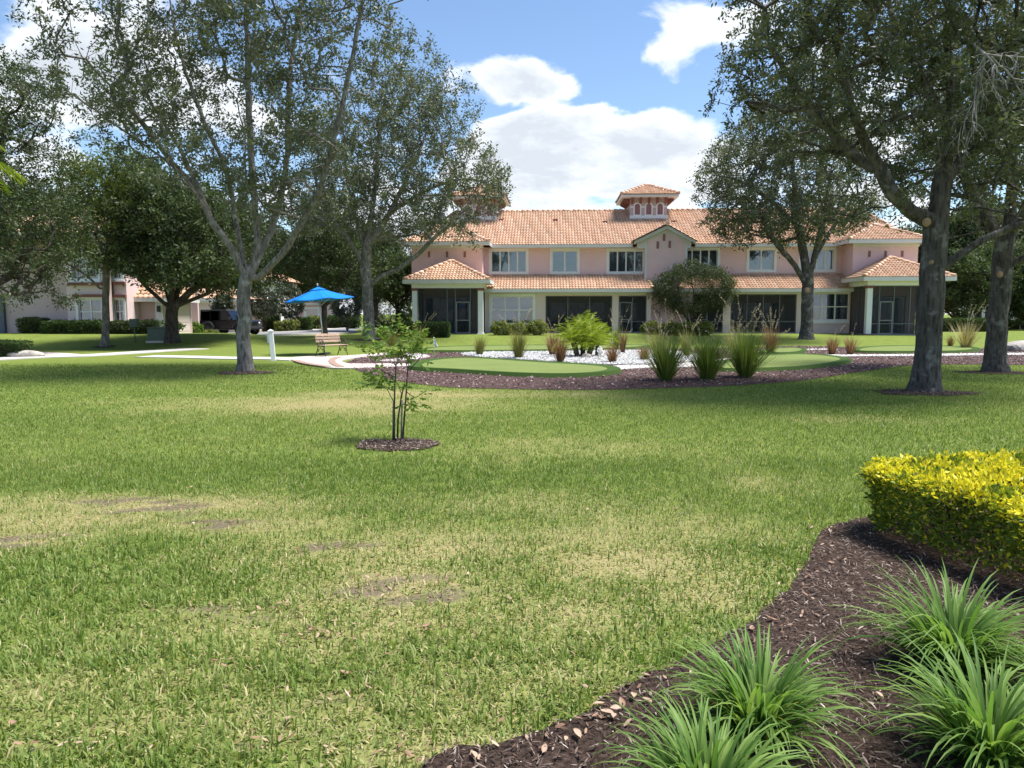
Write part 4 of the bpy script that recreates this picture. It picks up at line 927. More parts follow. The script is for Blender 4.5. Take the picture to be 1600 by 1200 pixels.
def tree(name, label, base, limbs, attract, rbase, rtip, lpc, leaf, lmat, bmat, group=None, seed=1, spread=.34, min_z=1.5, flare=.5, twigs=True, extra=None, limbf=0., droop=.15):
    r_ = np.random.default_rng(seed); base = np.asarray(base, float)
    pos, par, tips, lk = skeleton(base, limbs, attract, r_, base[2] + min_z)
    n = len(pos); c = np.zeros(n); c[tips] += 1
    for i in range(n - 1, 0, -1): c[par[i]] += c[i]
    c = np.maximum(c, 1); ex = math.log(rbase / rtip) / math.log(max(2, c[0])); rad = np.maximum(rtip * c ** ex, lk * rbase * limbf)
    # smooth taper of the trunk
    for i in range(1, n): rad[i] = min(rad[i], rad[par[i]] * .995)
    hz = pos[:, 2] - base[2]; rad = rad * (1 + flare * np.exp(-np.clip(hz, 0, None) / .28) * (np.hypot(pos[:, 0] - base[0], pos[:, 1] - base[1]) < 1.5))
    kids = [[] for _ in range(n)]
    for i in range(1, n): kids[par[i]].append(i)
    chains = []; stack = [(0, -1)]
    while stack:
        s, p = stack.pop(); ch = ([p] if p >= 0 else []) + [s]; cur = s
        while kids[cur]:
            ks = sorted(kids[cur], key=lambda k: -c[k]); nx = ks[0]
            for k in ks[1:]: stack.append((k, cur))
            ch.append(nx); cur = nx
        if len(ch) < 2: continue
        P_ = pos[ch] - base; Rd = rad[ch].copy()
        if p >= 0: Rd[0] = min(Rd[0], Rd[1] * 1.25)
        rm = Rd.max(); chains.append((P_, Rd, 14 if rm > .12 else 8 if rm > .05 else 5 if rm > .02 else 3))
    T = thing(name, label, 'tree', base, 0, group)
    thick = [q for q in chains if q[1].max() > .022 * 1.0]; thin = [q for q in chains if q[1].max() <= .022]
    V, Fq = tube_mesh(thick); o = new_obj('trunk', mesh_np('trunk', V, Fq, None, True), [mat[bmat]], T)
    # leaf sprays round every tip
    nt = len(tips); tp = pos[tips] - base; sub = 5; m = max(1, lpc // sub)
    td = np.array([unit(pos[t] - pos[par[t]]) for t in tips])
    sd = r_.normal(size=(nt, sub, 3)) + td[:, None] * .9 + np.array([0, 0, .1]); sd /= np.linalg.norm(sd, axis=2)[..., None]
    sl = r_.uniform(.5, 1.3, (nt, sub)) * spread
    t = r_.uniform(.15, 1., (nt, sub, m)); C = tp[:, None, None] + sd[:, :, None] * (sl[..., None] * t)[..., None] + r_.normal(0, spread * .16, (nt, sub, m, 3))
    C[..., 2] -= droop * spread * t ** 2
    D = sd[:, :, None] * .6 + r_.normal(size=(nt, sub, m, 3)) * .8 - np.array([0, 0, .15]); D /= np.linalg.norm(D, axis=3)[..., None]
    C = C.reshape(-1, 3); D = D.reshape(-1, 3); k = len(C); L = leaf * r_.uniform(.7, 1.3, k)
    V, Fq = leaf_quads(C, D, L, L * r_.uniform(.34, .5, k), r_)
    clump = np.repeat(r_.uniform(0, 1, nt), sub * m); rn = np.clip(.55 * clump + .45 * r_.random(k), 0, 1)
    o = new_obj('crown', mesh_np('crown', V, Fq, rn), [mat[lmat]], T); tag(o, kind='stuff')
    if twigs:
        if thin: V, Fq = tube_mesh(thin)
        else: V, Fq = np.zeros((0, 3)), np.zeros((0, 4), int)
        a = np.repeat(tp[:, None], sub, 1).reshape(-1, 3); b = a + (sd * sl[..., None]).reshape(-1, 3); w = rtip * .55
        o1 = np.cross(b - a, [.3, .2, .9]); o1 /= np.linalg.norm(o1, axis=1)[:, None] + 1e-9
        tv = np.stack([a - o1 * w, a + o1 * w, b + o1 * w * .4, b - o1 * w * .4], 1).reshape(-1, 3)
        V2 = np.concatenate([V, tv]); F2 = np.concatenate([Fq, len(V) + np.arange(len(tv)).reshape(-1, 4)])
        o = new_obj('twigs', mesh_np('twigs', V2, F2, None, True), [mat[bmat]], T); tag(o, kind='stuff')
    return T
def crown_pts(blobs, Y, n, depth, r_, jitter=1.):
    """points in a crown: blobs are (px, py, r_px[, dY]) at depth Y; the crown is as deep as it is broad"""
    w = np.array([b[2] ** 1.7 for b in blobs]); w /= w.sum(); out = []
    xs = [b[0] for b in blobs]; cx = (min(xs) + max(xs)) / 2; hwid = (max(xs) - min(xs)) / 2 + np.mean([b[2] for b in blobs])
    for i in r_.choice(len(blobs), n, p=w):
        b = blobs[i]; a = r_.uniform(0, 2 * np.pi); rr = b[2] * math.sqrt(r_.random()); px, py = b[0] + rr * math.cos(a), b[1] + rr * math.sin(a) * .9
        q = max(.25, math.sqrt(max(0, 1 - min(1, abs(px - cx) / hwid) ** 2))); dy = r_.uniform(-1, 1) * depth * q
        out.append(P(px, py, Y) + np.array([0, dy, 0]))
    return np.array(out)
def limb(Y, pts, y0=0., y1=0.):
    n = len(pts); return [P(q[0], q[1], Y + y0 + (y1 - y0) * i / max(1, n - 1)) for i, q in enumerate(pts)]
def oak(name, label, base_px, limbs, blobs, nclus, depth, rbase, lpc, leaf, lmat, bmat, seed, min_z=1.5, spread=.36, rtip=.007, **k):
    g = G(*base_px); Y = g[1]; r_ = np.random.default_rng(seed + 100); g[2] -= .05
    lb = [[g] + limb(Y, limbs[0])] + [limb(Y, q[0], q[1], q[2]) for q in limbs[1:]]
    return tree(name, label, g, lb, crown_pts(blobs, Y, nclus, depth, r_), rbase, rtip, lpc, leaf, lmat, bmat, None, seed, spread, min_z, **k), Y
LEFT_OAK, LY = oak('oak_tree', 'tall grey barked oak on the left lawn with forked limbs and open crown', (383, 580),
    [[(381, 520), (381, 460), (384, 435)],
     ([(383, 440), (362, 390), (330, 345), (300, 290), (260, 252), (205, 212), (150, 172), (95, 135), (60, 118)], 0, -1.2), ([(388, 440), (402, 385), (398, 320), (392, 240), (388, 150), (385, 40), (380, -60)], 0, .6),
     ([(392, 445), (440, 398), (478, 335), (502, 285), (522, 215), (545, 120), (565, 10)], 0, -1.0), ([(384, 425), (370, 350), (355, 270), (310, 170), (275, 60), (262, -30)], 0, 1.6), ([(395, 420), (428, 345), (448, 255), (452, 130), (470, 0)], 0, 2.),
     ([(330, 345), (290, 250), (230, 150), (180, 60)], -.3, .8), ([(300, 290), (250, 230), (190, 150), (130, 90), (110, 40)], -.2, -2.)],
    [(150, 165, 55), (110, 135, 38), (215, 130, 70), (245, 70, 70), (300, 170, 75), (330, 60, 95), (400, 100, 80), (430, 20, 90), (470, 190, 75), (520, 110, 75), (555, 40, 75), (590, 20, 35), (400, 240, 80), (320, 250, 45), (500, 270, 48), (440, 320, 35), (230, 190, 40), (180, 110, 40), (115, 60, 28), (400, -90, 200), (250, -60, 120), (560, -70, 110), (480, -160, 150), (610, 55, 16), (335, 275, 50), (255, 250, 32), (450, 295, 55), (385, 300, 50), (275, 205, 45), (500, 220, 50)],
    1090, 3.6, .19, 70, .105, 'leaf_oak', 'bark_grey', 3, min_z=2.6, spread=.40)
MID_OAK, _ = oak('oak_tree', 'grey oak with broad drooping crown in front of the left porch', (577, 530),
    [[(576, 500), (574, 450), (571, 420)],
     ([(576, 448), (600, 430), (622, 421), (650, 400), (672, 378), (700, 352), (725, 330)], 0, -1.5), ([(571, 418), (548, 380), (520, 345), (498, 300), (490, 260)], 0, -1.), ([(571, 415), (578, 350), (586, 300), (592, 220), (605, 130)], 0, .5),
     ([(580, 380), (610, 330), (640, 270), (670, 200)], 0, 1.8), ([(574, 395), (550, 320), (540, 230), (560, 150)], 0, 2.), ([(600, 340), (660, 300), (720, 280), (760, 285)], 0, -1.)],
    [(610, 140, 55), (655, 130, 42), (690, 180, 58), (560, 200, 70), (630, 240, 90), (720, 255, 52), (758, 288, 34), (535, 300, 60), (695, 320, 48), (600, 310, 75), (650, 330, 40), (720, 365, 16), (745, 318, 26), (775, 292, 18), (520, 240, 45), (560, 350, 40), (665, 352, 22), (775, 300, 16), (500, 330, 30)],
    1080, 5.0, .32, 52, .165, 'leaf_oak', 'bark_grey', 5, min_z=3.4, spread=.56, rtip=.011)
RIGHT_OAK, RY = oak('oak_tree', 'big rough barked oak nearest on the right with sawn limb scar', (1444, 611),
    [[(1452, 540), (1454, 480), (1459, 400), (1463, 350)],
     ([(1455, 352), (1425, 330), (1395, 300), (1375, 262), (1352, 222), (1330, 160), (1315, 90), (1310, 10)], 0, -.8), ([(1464, 345), (1472, 290), (1480, 220), (1486, 140), (1480, 50), (1490, -60)], 0, .3), ([(1472, 418), (1500, 398), (1535, 376), (1580, 356), (1640, 335), (1700, 300)], 0, -.6),
     ([(1478, 260), (1510, 190), (1545, 120), (1580, 40)], 0, -1.2), ([(1385, 275), (1330, 240), (1280, 180), (1225, 110), (1190, 40)], -.3, .6), ([(1480, 200), (1440, 120), (1400, 40), (1380, -40)], 0, 1.6), ([(1474, 280), (1530, 230), (1600, 190), (1680, 150)], 0, 1.)],
    [(1195, 95, 52), (1240, 60, 65), (1220, 160, 42), (1290, 110, 75), (1330, 30, 80), (1350, 190, 70), (1400, 90, 85), (1420, 230, 65), (1480, 60, 90), (1500, 190, 80), (1560, 60, 90), (1590, 220, 75), (1540, 300, 40), (1640, 120, 120), (1680, 260, 90), (1400, -90, 210), (1250, -60, 120), (1560, -100, 180), (1170, 100, 22), (1280, 210, 40), (1380, 300, 28)],
    1300, 3.2, .25, 76, .095, 'leaf_oak', 'bark_dark', 7, min_z=2.9, spread=.34, limbf=.4)
FORK_OAK, _ = oak('oak_tree', 'dark trunked oak standing before the right lower windows of the townhouse', (1260, 530),
    [[(1261, 500), (1262, 450), (1263, 430)],
     ([(1259, 445), (1242, 415), (1225, 395), (1207, 372), (1190, 340)], 0, -1.), ([(1261, 428), (1254, 385), (1246, 340), (1240, 280), (1235, 210)], 0, .5), ([(1266, 425), (1278, 380), (1288, 330), (1300, 260)], 0, -.5), ([(1268, 415), (1292, 370), (1318, 335), (1340, 310)], 0, 1.), ([(1248, 355), (1200, 310), (1150, 280), (1120, 275)], .3, -1.2)],
    [(1225, 200, 55), (1165, 265, 52), (1135, 320, 42), (1215, 300, 70), (1285, 290, 70), (1300, 220, 70), (1195, 215, 50), (1110, 268, 14), (1335, 325, 32), (1160, 350, 30), (1250, 340, 45), (1120, 240, 18), (1260, 150, 60), (1190, 370, 16), (1240, 372, 14), (1310, 350, 20)],
    1050, 4.6, .33, 54, .165, 'leaf_oak', 'bark_dark', 9, min_z=3.6, spread=.55, rtip=.011)
EDGE_OAK, _ = oak('oak_tree', 'leaning dark oak at the right edge with orange pruning scar', (1556, 581),
    [[(1556, 540), (1562, 470), (1568, 400), (1572, 370)],
     ([(1566, 378), (1545, 345), (1522, 310), (1505, 270), (1490, 210)], 0, 1.), ([(1572, 372), (1580, 310), (1584, 230), (1590, 120)], 0, .4), ([(1575, 430), (1600, 400), (1640, 370), (1690, 320)], 0, -.8), ([(1574, 372), (1610, 320), (1650, 240)], 0, -1.)],
    [(1530, 300, 35), (1580, 230, 75), (1640, 200, 110), (1560, 140, 90), (1510, 240, 50), (1600, 60, 120), (1680, 300, 80), (1500, 160, 60), (1620, 340, 30), (1550, 350, 18)],
    650, 3.6, .26, 66, .105, 'leaf_oak', 'bark_dark', 11, min_z=2.8, spread=.40, limbf=.45)
SLIM, _ = oak('oak_tree', 'slender pale trunked tree on the lawn before the left house', (164, 541.5),
    [[(165, 480), (165, 440), (166, 400), (168, 350)],
     ([(163, 458), (145, 440), (125, 424), (104, 412), (90, 390)], 0, -.5), ([(166, 400), (190, 350), (215, 310)], 0, .8), ([(166, 410), (150, 360), (140, 310)], 0, 1.)],
    [(180, 300, 50), (240, 300, 38), (205, 262, 30), (135, 345, 50), (220, 320, 45), (185, 375, 45), (140, 290, 35), (210, 280, 35), (120, 390, 22), (235, 370, 30), (175, 410, 22)],
    600, 3.0, .16, 54, .15, 'leaf_oak_warm', 'bark_grey', 13, min_z=2.6, spread=.5, rtip=.009)
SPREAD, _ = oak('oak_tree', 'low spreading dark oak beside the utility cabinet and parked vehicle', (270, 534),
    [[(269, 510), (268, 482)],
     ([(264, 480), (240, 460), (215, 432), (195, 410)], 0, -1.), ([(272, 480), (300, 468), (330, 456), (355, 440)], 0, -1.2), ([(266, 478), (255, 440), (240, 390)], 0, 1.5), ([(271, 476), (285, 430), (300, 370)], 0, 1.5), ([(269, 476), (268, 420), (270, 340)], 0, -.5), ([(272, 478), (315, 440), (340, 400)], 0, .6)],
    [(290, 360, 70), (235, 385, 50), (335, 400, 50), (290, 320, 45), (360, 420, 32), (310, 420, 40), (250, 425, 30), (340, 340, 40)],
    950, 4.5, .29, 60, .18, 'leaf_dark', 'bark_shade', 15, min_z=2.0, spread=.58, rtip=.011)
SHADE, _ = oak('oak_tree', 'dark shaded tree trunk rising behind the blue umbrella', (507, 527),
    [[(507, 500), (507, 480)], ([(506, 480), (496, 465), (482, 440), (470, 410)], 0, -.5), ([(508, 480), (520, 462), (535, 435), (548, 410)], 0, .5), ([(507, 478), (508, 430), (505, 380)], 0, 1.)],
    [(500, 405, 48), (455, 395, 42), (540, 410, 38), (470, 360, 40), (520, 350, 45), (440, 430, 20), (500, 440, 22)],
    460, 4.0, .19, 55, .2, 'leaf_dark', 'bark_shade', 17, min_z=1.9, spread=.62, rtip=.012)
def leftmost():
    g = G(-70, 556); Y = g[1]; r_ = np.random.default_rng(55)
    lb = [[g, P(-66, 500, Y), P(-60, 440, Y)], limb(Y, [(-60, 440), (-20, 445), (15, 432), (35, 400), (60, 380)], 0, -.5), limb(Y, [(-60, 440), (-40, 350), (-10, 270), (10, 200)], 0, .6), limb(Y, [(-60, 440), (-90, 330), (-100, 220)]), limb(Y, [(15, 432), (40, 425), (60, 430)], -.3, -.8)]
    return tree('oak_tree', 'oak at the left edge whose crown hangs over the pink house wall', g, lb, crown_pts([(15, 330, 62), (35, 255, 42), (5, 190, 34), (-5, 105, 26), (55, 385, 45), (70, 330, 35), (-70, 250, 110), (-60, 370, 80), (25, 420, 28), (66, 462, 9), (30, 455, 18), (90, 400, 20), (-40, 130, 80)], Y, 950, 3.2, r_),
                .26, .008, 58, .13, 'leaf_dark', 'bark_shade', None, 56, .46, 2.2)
leftmost()
# sawn limb scars on the two right trunks
def scar(par, px, py, Y, rr, name='pruning_scar'):
    q = P(px, py, Y) - np.array(par.location); m = MB(); m.lathe([(0, .0), (rr * .7, .0), (rr, -.006), (rr * 1.2, -.06)], 14); o = m.build(name, mat['cut_wood'], par); o.location = q; o.rotation_euler = (R(80), R(10), 0); o.scale = (1, 1.15, 1)
scar(RIGHT_OAK, 1450, 346, RY - .27, .07); scar(RIGHT_OAK, 1457, 409, RY - .24, .035); scar(EDGE_OAK, 1564, 428, EDGE_OAK.location.y - .26, .07); scar(FORK_OAK, 1262, 453, FORK_OAK.location.y - .36, .12)
# bare dead branch hanging in the nearest right oak
def dead_branch():
    r_ = np.random.default_rng(8); Y = RY - 3.6; base = np.array(RIGHT_OAK.location); a = P(1540, 85, Y); ch = []
    def grow(p, d, L, r, lv):
        n = 6; pts = [p]
        for k in range(n): d = unit(d + r_.normal(0, .16, 3) - np.array([0, 0, .10 + .05 * lv])); pts.append(pts[-1] + d * L / n)
        pts = np.array(pts); ch.append((pts - base, np.linspace(r, r * .4, n + 1), 5 if lv == 0 else 4))
        if lv < 3:
            for k in range(3 if lv < 2 else 2):
                j = r_.integers(1, n); grow(pts[j], unit(d + r_.normal(0, .75, 3)), L * r_.uniform(.45, .7), r * .55, lv + 1)
    for dx, dz in ((.9, .15), (.6, -.5), (.3, -.9), (1., -.2), (-.2, -.8)): grow(a, np.array([dx, r_.normal(0, .3), dz]), r_.uniform(.7, 1.15), .018, 0)
    ch.append((np.array([a, P(1520, 70, RY - 1.4), P(1488, 110, RY - .2)]) - base, np.array([.022, .03, .045]), 6))
    V, Fq = tube_mesh(ch); new_obj('dead_branch', mesh_np('dead_branch', V, Fq, None, True), [mat['bark_pale']], RIGHT_OAK)['label'] = 'bare grey dead twigs without leaves'
dead_branch()

# background trees: a few generic trees, copied at other sizes and turns
def generic_tree(name, seed, h, w, lmat, bmat, lpc, n, trunk_frac=.25, label='', leaf=.3):
    r_ = np.random.default_rng(seed); z0 = h * trunk_frac; pts = []
    while len(pts) < n:
        q = r_.uniform(-1, 1, 3)
        if np.linalg.norm(q) > 1: continue
        lump = .78 + .22 * math.sin(3 * math.atan2(q[1], q[0]) + seed) * math.cos(4 * q[2] + seed)
        if np.linalg.norm(q) > lump: continue
        pts.append([q[0] * w / 2, q[1] * w / 2, z0 + (h - z0) * (.5 + q[2] * .5)])
    lb = [[np.zeros(3), np.array([0, .05, z0 * .7]), np.array([.1, 0, h * .45])]]
    for k in range(5):
        a = k * 1.3 + seed; lb.append([np.array([0.02, 0, z0 * (.75 + .1 * k)]), np.array([math.cos(a) * w * .15, math.sin(a) * w * .15, z0 * .8 + h * .2]), np.array([math.cos(a) * w * .3, math.sin(a) * w * .3, h * (.45 + .06 * k)])])
    return tree(name, label, np.zeros(3), lb, np.array(pts), h * .024, .018, lpc, leaf, mat_name(lmat), bmat, None, seed, h * .075, z0 * .6, .4, twigs=False)
def mat_name(x): return x
protoA = generic_tree('background_tree', 61, 11, 10, 'leaf_bg', 'bark_shade', 60, 560)
protoB = generic_tree('background_tree', 62, 12, 8, 'leaf_dark', 'bark_shade', 60, 560)
protoC = generic_tree('background_tree', 63, 9, 9, 'leaf_bg', 'bark_shade', 60, 560, .12)
used = set()
def place(proto, px, Y, s, rz, label, sz=None):
    first = proto.name not in used; used.add(proto.name)
    o = proto if first else copy_tree(proto)
    x = (px - 800) / F * Y; o.location = (x, Y, float(H(x, Y)) - .05); o.scale = (s, s, sz or s); o.rotation_euler = (0, 0, rz); o['label'] = label; o['category'] = 'tree'; o['group'] = 'trees in the background'
for a in ((protoB, -60, 62, 1.15, .3, 'dark background tree at the far left edge behind the left house'), (protoA, 40, 66, 1.2, 1.2, 'background tree above the wall of the left house'), (protoC, 120, 64, 1.3, 2.0, 'background tree rising behind the left house roof'),
          (protoB, 205, 70, 1.15, 2.9, 'background tree behind the slender pale tree'), (protoA, 275, 90, 1.3, 3.8, 'background tree above the low spreading oak'), (protoA, 345, 88, 1.25, 4.4, 'background tree behind the parked vehicle'),
          (protoB, 405, 98, 1.25, 5.1, 'background tree behind the tall grey left oak'), (protoA, 470, 102, 1.15, .8, 'background tree over the far pink garage, left of the umbrella tip'), (protoB, 528, 96, 1.2, 1.9, 'background tree beyond the road, right of the umbrella'),
          (protoB, 588, 66, .85, .4, 'dark background tree directly behind the mid lawn oak'), (protoA, 622, 60, .62, 2.4, 'small background tree beside the left porch corner'), (protoA, 560, 88, 1.1, 3.0, 'background tree at the bend of the road'),
          (protoA, 1465, 70, 1.0, 1.0, 'background tree just right of the townhouse end wall'), (protoB, 1525, 66, 1.0, 2.2, 'background tree between the two right trunks'), (protoC, 1590, 72, 1.25, 3.3, 'background tree behind the right edge oak'), (protoA, 1660, 66, 1.1, 4.2, 'background tree at the far right edge'),
          (protoC, 1492, 57, .72, .9, 'low background tree behind the long dark hedge between the right trunks'), (protoA, 1540, 60, .7, 2.7, 'low background tree left of the lamp post'), (protoC, 1600, 58, .62, 4.9, 'low background tree right of the lamp post'), (protoC, 1410, 84, 1.0, 5.5, 'background tree peeping over the right townhouse roof'), (protoB, 1740, 70, 1.2, 5.9, 'background tree beyond the right edge of the lawn')):
    place(*a)

# ------------------------------------------------------------------ houses at the left and far behind
def left_house():
    Y0 = 41.0; X = lambda px, Y=Y0: (px - 800) / F * Y
    def Z(py, Y=Y0): return EYE + (490 - py) * Y / F
    ox, oy = X(110), Y0; T = thing('pink_house', 'two storey tan pink house with garage wing behind the left trees', 'house', (ox, oy, .15))
    x = lambda px, Y=Y0: X(px, Y) - ox; z = lambda py, Y=Y0: Z(py, Y) - .15
    h = 5.8
    # block A (set back, plain side wall), block B (window face), block C (narrow face), garage wing
    m = MB(); m.box((x(-60, 42.4), 1.4, -.3), (x(109), 10, h)); m.build('wall', mat['stucco_tan'], T)
    wb = (x(126), x(162), z(506), z(468)); wb2 = (x(119.5), x(160), z(437), z(405))
    m = MB(); wall(m, x(109), x(174.6), -.3, h, 0., .3, [wb, wb2]); m.box((x(109), .3, -.3), (x(109) + .3, 8, h)); m.build('wall', mat['stucco_low'], T)
    wc = (x(181.5, 41.5), x(196.5, 41.5), z(506, 41.5), z(468, 41.5)); wc2 = (x(181.5, 41.5), x(196.5, 41.5), z(436, 41.5), z(405, 41.5))
    m = MB(); wall(m, x(174.6), x(202, 41.5), -.3, h, .5, .3, [wc, wc2]); m.box((x(202, 41.5) - .3, .8, -.3), (x(202, 41.5), 8, h)); m.build('wall', mat['stucco_low'], T)
    m = MB(); m.box((x(-60, 42.4) , 9.8, -.3), (x(202, 41.5), 10, h)); m.build('wall', mat['stucco_tan'], T)
    window(T, *wb, 0., 2, 2, .12, 'trim_white', 'brown_trim', blind='blind_grey'); window(T, *wb2, 0., 2, 2, .1, 'trim_white', None, blind='blind_grey', grid=(2, 2))
    window(T, *wc, .5, 2, 2, .1, 'trim_white', 'brown_trim', blind='blind_grey', grid=(2, 2)); window(T, *wc2, .5, 2, 2, .1, 'trim_white', None, blind='blind_grey')
    for w, v in ((wb2, 0.), (wc2, .5)): MB().box((w[0] - .2, v - .16, w[2] - .34), (w[1] + .2, v - .002, w[2] - .18)).build('window_ledge', mat['brown_trim'], T)
    rf = Roof(.3, .4); a, b = x(-60, 42.4) - .5, x(202, 41.5) + .5; c0, c1 = -.55, 10.5; zt = h + 1.9; vm = (c0 + c1) / 2
    rf.slope((a, c0, h), (b, c0, h), (b - 5.2, vm, zt), (a + 5.2, vm, zt)); rf.slope((b, c0, h), (b, c1, h), (b - 5.2, vm, zt), (b - 5.2, vm, zt)); rf.slope((b, c1, h), (a, c1, h), (a + 5.2, vm, zt), (b - 5.2, vm, zt)); rf.slope((a, c1, h), (a, c0, h), (a + 5.2, vm, zt), (a + 5.2, vm, zt)); rf.cap((b, c0, h), (b - 5.2, vm, zt)); rf.build(T)
    m = MB(); m.box((a, c0 - .08, h - .22), (b, c0 - .01, h)); m.build('fascia', mat['trim_grey'], T)
    # garage wing
    g0, g1 = x(201, 42.6), x(258, 43.0); v0, v1 = 1.8, 5.8; gh = z(466, 43.)
    m = MB(); m.box((g0, v0, -.3), (g1, v1, gh)); m.build('garage_wall', mat['stucco_tan'], T)
    m = MB(); m.box((g1 - .35, v0 - .05, -.3), (g1 + .05, v0 - .002, gh)); m.build('corner_pilaster', mat['trim_white'], T)
    m = MB(); m.box((g1 + .002, v0 + .5, -.2), (g1 + .04, v0 + 3.6, 2.0)); gd = m.build('garage_door', mat['garage_door'], T)
    for k in range(4): MB().box((g1 + .042, v0 + .56, -.15 + k * .54), (g1 + .06, v0 + 3.54, .33 + k * .54)).build('door_panel', mat['garage_door'], gd)
    m = MB(); m.box((g1 - .20, v0 - .2, 1.55), (g1 - .05, v0 - .052, 1.9)); m.build('wall_lantern', mat['iron_black'], T)
    rf = Roof(.3, .36); o = .45; zt = gh + 1.7; uc = (g0 + g1) / 2
    rf.slope((g0 - o, v0 - o, gh), (g1 + o, v0 - o, gh), (uc, v0 - o + 2.2, zt), (uc, v0 - o + 2.2, zt)); rf.slope((g1 + o, v0 - o, gh), (g1 + o, v1, gh), (uc, v1, zt), (uc, v0 - o + 2.2, zt)); rf.slope((g0 - o, v1, gh), (g0 - o, v0 - o, gh), (uc, v0 - o + 2.2, zt), (uc, v1, zt)); rf.cap((g1 + o, v0 - o, gh), (uc, v0 - o + 2.2, zt)); rf.cap((g0 - o, v0 - o, gh), (uc, v0 - o + 2.2, zt)); rf.build(T)
    m = MB(); m.box((g0 - o, v0 - o - .08, gh - .22), (g1 + o, v0 - o - .01, gh)); m.box((g1 + o + .01, v0 - o, gh - .22), (g1 + o + .08, v1, gh)); m.build('fascia', mat['trim_grey'], T)
    # dark entrance door at the left edge
    m = MB(); m.box((x(-40), 1.2, -.1), (x(11, 42.3), 1.39, z(462))); m.build('entry_panel', mat['dark_panel'], T)
left_house()
def far_house(name, label, px0, px1, Y, py_e, py_r, doors, wins, wallm='stucco_low', rz=0., garage=True, z0=0.):
    xa, xb = (px0 - 800) / F * Y, (px1 - 800) / F * Y; T = thing(name, label, 'house', (xa, Y, z0), rz); w = xb - xa
    ze = EYE + (490 - py_e) * Y / F - z0; zr = EYE + (490 - py_r) * (Y + 3) / F - z0
    def L(px, py): return (px - 800) / F * Y - xa, EYE + (490 - py) * Y / F - z0
    holes = [(*[L(a, 0)[0] for a in q[:2]], L(0, q[3])[1], L(0, q[2])[1]) for q in wins]
    m = MB(); wall(m, 0, w, -.3, ze, 0, .3, holes); m.box((0, .3, -.3), (.3, 7, ze)); m.box((w - .3, .3, -.3), (w, 7, ze)); m.box((.3, 6.7, -.3), (w - .3, 7, ze)); m.build('wall', mat[wallm], T)
    for hh in holes: window(T, *hh, 0, 2, 2, .1, blind='blind_grey')
    for q in doors:
        a, t = L(q[0], q[2]); b = L(q[1], q[2])[0]
        m = MB(); m.box((a, -.03, -.1), (b, -.002, t)); d = m.build('garage_door', mat['garage_door'], T)
        n = 4
        for k in range(n): MB().box((a + .05, -.055, k * t / n + .03), (b - .05, -.032, (k + 1) * t / n - .03)).build('door_panel', mat['garage_door'], d)
        m = MB(); m.box((a - .25, -.07, -.1), (a, -.002, t + .25)); m.box((b, -.07, -.1), (b + .25, -.002, t + .25)); m.box((a, -.07, t), (b, -.002, t + .25)); m.build('door_surround', mat['trim_white'], T)
    rf = Roof(.35, .45); o = .5; k = min(w / 2 + .4, 3.6)
    rf.slope((-o, -o, ze), (w + o, -o, ze), (w - k + o, 3.5, zr), (k - o, 3.5, zr)); rf.slope((w + o, -o, ze), (w + o, 7.5, ze), (w - k + o, 3.5, zr), (w - k + o, 3.5, zr)); rf.slope((-o, 7.5, ze), (-o, -o, ze), (k - o, 3.5, zr), (k - o, 3.5, zr)); rf.slope((w + o, 7.5, ze), (-o, 7.5, ze), (k - o, 3.5, zr), (w - k + o, 3.5, zr))
    rf.cap((-o, -o, ze), (k - o, 3.5, zr)); rf.cap((w + o, -o, ze), (w - k + o, 3.5, zr)); rf.build(T)
    m = MB(); m.box((-o, -o - .08, ze - .2), (w + o, -o - .01, ze)); m.build('fascia', mat['trim_grey'], T)
    return T
far_house('pink_garage', 'low pink garage block with closed door behind the parked black vehicle', 279, 372, 60, 467, 448, [(306, 339, 474)], [], 'stucco_low')
far_house('pale_house', 'pale two storey house beyond the road, half hidden by grey leaved trees', 384, 440, 82, 440, 424, [], [(405, 414, 450, 462), (418, 430, 478, 494)], 'stucco_white')
far_house('pink_garage', 'far pink garage with white surround seen under the blue umbrella', 466, 508, 88, 474, 463, [(480, 498, 483)], [], 'stucco_pink')
far_house('orange_house', 'distant house with orange brick base between the right trunks and lamp post', 1568, 1680, 84, 468, 448, [], [(1580, 1592, 471, 479), (1602, 1618, 471, 482)], 'stucco_white')

# ------------------------------------------------------------------ vehicle
def wheel(par, x, y, r, w):
    m = MB(); prof = [(r * .62, -w / 2), (r * .93, -w / 2), (r, -w * .3), (r, w * .3), (r * .93, w / 2), (r * .62, w / 2)]
    n = 28; vv = [(q[0] * math.cos(2 * math.pi * k / n), q[1], q[0] * math.sin(2 * math.pi * k / n)) for q in prof for k in range(n)]
    m.add(vv, [(i * n + k, i * n + (k + 1) % n, (i + 1) * n + (k + 1) % n, (i + 1) * n + k) for i in range(5) for k in range(n)], .5, True)
    W = m.build('wheel', mat['tyre'], par); W.location = (x, y, r)
    s = -1 if y < 0 else 1; d = MB(); vv = [(r * .64 * math.cos(2 * math.pi * k / n), s * w * .28, r * .64 * math.sin(2 * math.pi * k / n)) for k in range(n)]; d.add(vv, [tuple(range(n)) if s < 0 else tuple(range(n - 1, -1, -1))], .5)
    for k in range(5):
        a = 2 * math.pi * k / 5; c, sn = math.cos(a), math.sin(a); px_, pz_ = -sn * r * .09, c * r * .09
        y0, y1 = (-w * .46, -w * .27) if s < 0 else (w * .27, w * .46)
        P0 = [(px_, pz_), (-px_, -pz_), (c * r * .62 - px_, sn * r * .62 - pz_), (c * r * .62 + px_, sn * r * .62 + pz_)]; d.prism(P0, y0, y1)
    d.build('rim', mat['rim_dark'], W)
